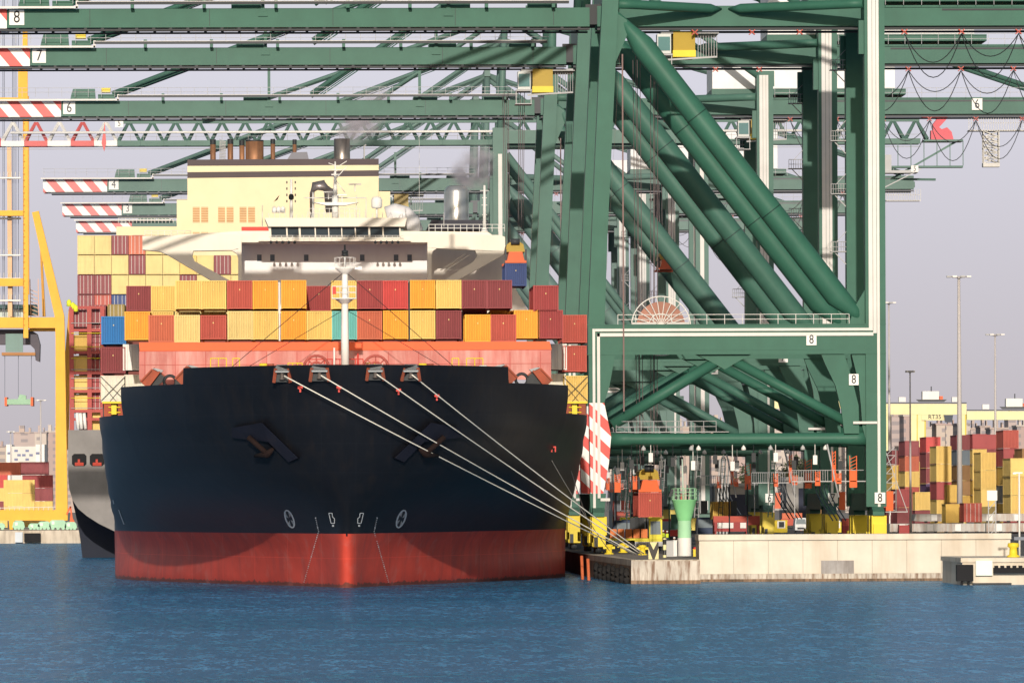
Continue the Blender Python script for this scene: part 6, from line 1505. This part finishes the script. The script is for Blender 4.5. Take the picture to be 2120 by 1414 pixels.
# nearer white building with separate windows
Y = 2000; (x0, z1), (x1, z0) = W(15, 924, Y), W(90, 1000, Y)
T = thing('office_building', 'white office building with blue-grey windows behind the yellow crane', 'building', ((x0+x1)/2, Y, 2.3))
wb = paint('white_render', (.66, .63, .60), .7, .05, .1); m = MB(); m.box(x0, x1, Y, Y+20, 2.3, z1); m.build('wall', wb, T)
m = MB(); (xa, za), (xb, _) = W(13, 920, Y-1), W(24, 920, Y-1); m.box(xa, xb, Y-1, Y+20, 2.3, za); (xa, _), (xb, _) = W(74, 920, Y-1), W(92, 920, Y-1); m.box(xa, xb, Y-1, Y+20, 2.3, za); m.build('corner_tower', flat('bright_render', (.80, .78, .75), .7), T)
for (u, v) in ((33, 933), (56, 933), (39, 942), (49, 942), (64, 942), (33, 951), (56, 951), (78, 938), (19, 938)):
    m = MB(); x, z = W(u, v, Y-1.2); m.box(x-.5, x+.5, Y-1.2 if u > 70 or u < 24 else Y-.06, Y-.01 if 24 < u < 70 else Y-1.02, z-.32, z+.32); m.build('window', flat('blue_glass', (.16, .19, .32), .3), T)
# trees near the shed
def tree(u, v, Y, lab):
    x, zt = W(u, v, Y); T = thing('tree', lab, 'tree', (x, Y, 2.3), 'trees behind the quay')
    m = MB(); m.tube([(x, Y, 2.3), (x+.2, Y, zt-4), (x, Y, zt-2)], [.35, .2, .05], 7)
    for t in range(6): a = t*1.05; m.tube([(x, Y, zt-5), (x+2.2*math.cos(a), Y+2.2*math.sin(a), zt-3)], [.12, .03], 5)
    m.build('trunk', flat('bark', (.10, .07, .05), .9), T)
    m = MB()
    for _ in range(900):
        a, b_, r = random.uniform(0, 6.28), random.uniform(-1, 1), random.random()**.5
        c = Vector((x+3.4*r*math.cos(a)*(1-b_*b_)**.5+random.uniform(-.4, .4), Y+3*r*math.sin(a), zt-3.2+3.2*b_*r)); d = Vector((random.uniform(-1, 1), random.uniform(-1, 1), random.uniform(-1, 1)))*.42; e = Vector((random.uniform(-1, 1), random.uniform(-1, 1), random.uniform(-1, 1)))*.42
        m.add([c, c+d, c+d+e, c+e], [(0, 1, 2, 3)])
    m.build('crown', paint('hazy_foliage', (.13, .15, .09), .9, .4, .2), T)
tree(1652, 944, 1420, 'olive green tree seen under the portal beam right of crane 6'); tree(1643, 958, 1400, 'smaller tree left of the olive green one under the portal')
tree(1556, 956, 1420, 'dark bushy tree behind the steel beams')

# ---------------------------------------------------------------- smoke
def smoke(name, c0, c1, wd_, dens, lab):
    """exhaust smoke drifting from c0 towards c1: a volume that thins out to nothing at its edge"""
    p, q = Vector(c0), Vector(c1); L = (q-p).length; me = bpy.data.meshes.new(name); vs = []; fs = []
    for i in range(9):
        ph = math.pi*i/8
        for j in range(16): t = 2*math.pi*j/16; vs.append((math.sin(ph)*math.cos(t)*wd_, math.sin(ph)*math.sin(t)*wd_, -math.cos(ph)*L*.62))
    for i in range(8):
        for j in range(16): fs.append((i*16+j, i*16+(j+1) % 16, (i+1)*16+(j+1) % 16, (i+1)*16+j))
    me.from_pydata(vs, [], fs); o = bpy.data.objects.new('smoke_plume', me); C.objects.link(o)
    o.location = (p+q)/2; o.rotation_euler = (q-p).to_track_quat('Z', 'Y').to_euler()
    mt = bpy.data.materials.new(name); mt.use_nodes = True; nt = mt.node_tree; nt.nodes.clear()
    def mth(op, a, bb=0, cl=False):
        n = nt.nodes.new('ShaderNodeMath'); n.operation = op; n.use_clamp = cl
        for i, v in enumerate((a, bb)):
            if isinstance(v, (int, float)): n.inputs[i].default_value = v
            else: nt.links.new(v, n.inputs[i])
        return n.outputs[0]
    out = nt.nodes.new('ShaderNodeOutputMaterial'); v = nt.nodes.new('ShaderNodeVolumePrincipled'); v.inputs['Color'].default_value = (.80, .76, .80, 1)
    tc_ = nt.nodes.new('ShaderNodeTexCoord'); mp = nt.nodes.new('ShaderNodeMapping'); mp.inputs['Location'].default_value = (-1, -1, -1); mp.inputs['Scale'].default_value = (2, 2, 2); nt.links.new(tc_.outputs['Generated'], mp.inputs['Vector'])
    ln = nt.nodes.new('ShaderNodeVectorMath'); ln.operation = 'LENGTH'; nt.links.new(mp.outputs[0], ln.inputs[0])
    fall = mth('POWER', mth('SUBTRACT', 1.0, ln.outputs['Value'], True), 1.4)
    n = nt.nodes.new('ShaderNodeTexNoise'); n.inputs['Scale'].default_value = .55; n.inputs['Detail'].default_value = 5
    g = nt.nodes.new('ShaderNodeNewGeometry'); nt.links.new(g.outputs['Position'], n.inputs['Vector'])
    w_ = mth('MULTIPLY', mth('SUBTRACT', n.outputs['Fac'], .40, True), dens*6)
    nt.links.new(mth('MULTIPLY', fall, w_), v.inputs['Density']); nt.links.new(v.outputs[0], out.inputs['Volume'])
    me.materials.append(mt); return tag(o, lab, 'smoke')
smoke('grey_smoke', V3(945, 392, 908), V3(1010, 315, 912), 2.9, 1.7, 'grey smoke drifting from the silver exhaust pipe right of the bridge')
smoke('brown_smoke', V3(706, 296, 1072), V3(800, 195, 1078), 3.4, 1.4, 'brownish smoke drifting from the dark exhaust above the cream funnel')

# ---------------------------------------------------------------- world, sun, camera
sc = bpy.context.scene
wd = bpy.data.worlds.new('World'); sc.world = wd; wd.use_nodes = True; nt = wd.node_tree
bg = nt.nodes['Background']; sky = nt.nodes.new('ShaderNodeTexSky'); sky.sky_type = 'NISHITA'; sky.sun_disc = False
EL, AZ = R(15.9), R(-2.5)           # sun behind the camera, slightly from the left
sky.sun_elevation = EL; sky.sun_rotation = math.pi + R(2.5); sky.dust_density = 2.5; sky.air_density = 1.2; sky.ozone_density = 1.0
tc = nt.nodes.new('ShaderNodeTexCoord'); sp = nt.nodes.new('ShaderNodeSeparateXYZ'); nt.links.new(tc.outputs['Generated'], sp.inputs[0])
hr = nt.nodes.new('ShaderNodeValToRGB'); nt.links.new(sp.outputs['Z'], hr.inputs['Fac'])
e = hr.color_ramp.elements; e[0].position = 0.0; e[0].color = (5.7, 5.2, 5.5, 1); e[1].position = .075; e[1].color = (8.3, 8.3, 9.4, 1)
mr = nt.nodes.new('ShaderNodeMapRange'); mr.inputs[1].default_value = .06; mr.inputs[2].default_value = .13; mr.inputs[3].default_value = 1; mr.inputs[4].default_value = 0; nt.links.new(sp.outputs['Z'], mr.inputs[0])
mx = nt.nodes.new('ShaderNodeMix'); mx.data_type = 'RGBA'; nt.links.new(mr.outputs[0], mx.inputs[0]); nt.links.new(sky.outputs[0], mx.inputs[6]); nt.links.new(hr.outputs[0], mx.inputs[7])
nt.links.new(mx.outputs[2], bg.inputs['Color']); bg.inputs['Strength'].default_value = .09
sl = bpy.data.lights.new('sun', 'SUN'); sl.energy = 3.6; sl.angle = R(.5); sl.color = (1.0, .91, .80)
so = bpy.data.objects.new('sun', sl); C.objects.link(so)
d = Vector((math.sin(AZ*-1)*math.cos(EL), math.cos(AZ)*math.cos(EL), -math.sin(EL)))   # travel direction of the light
so.rotation_euler = d.to_track_quat('-Z', 'Y').to_euler(); so.location = (0, 0, 150)
cam = bpy.data.cameras.new('camera'); co = bpy.data.objects.new('camera', cam); C.objects.link(co)
cam.sensor_width = 36; cam.lens = 36*F/2120; cam.shift_y = (HY-707)/2120; cam.clip_start = 1; cam.clip_end = 60000
co.matrix_world = Matrix.Translation((0, 0, H)) @ Matrix.Rotation(-TH, 4, 'Z') @ Matrix.Rotation(R(90), 4, 'X') @ Matrix.Rotation(-ROLL, 4, 'Z')
sc.camera = co
sc.view_settings.view_transform = 'Standard'; sc.view_settings.look = 'None'; sc.view_settings.exposure = 0
sc.render.engine = 'CYCLES'; sc.cycles.volume_bounces = 4; sc.cycles.max_bounces = 8
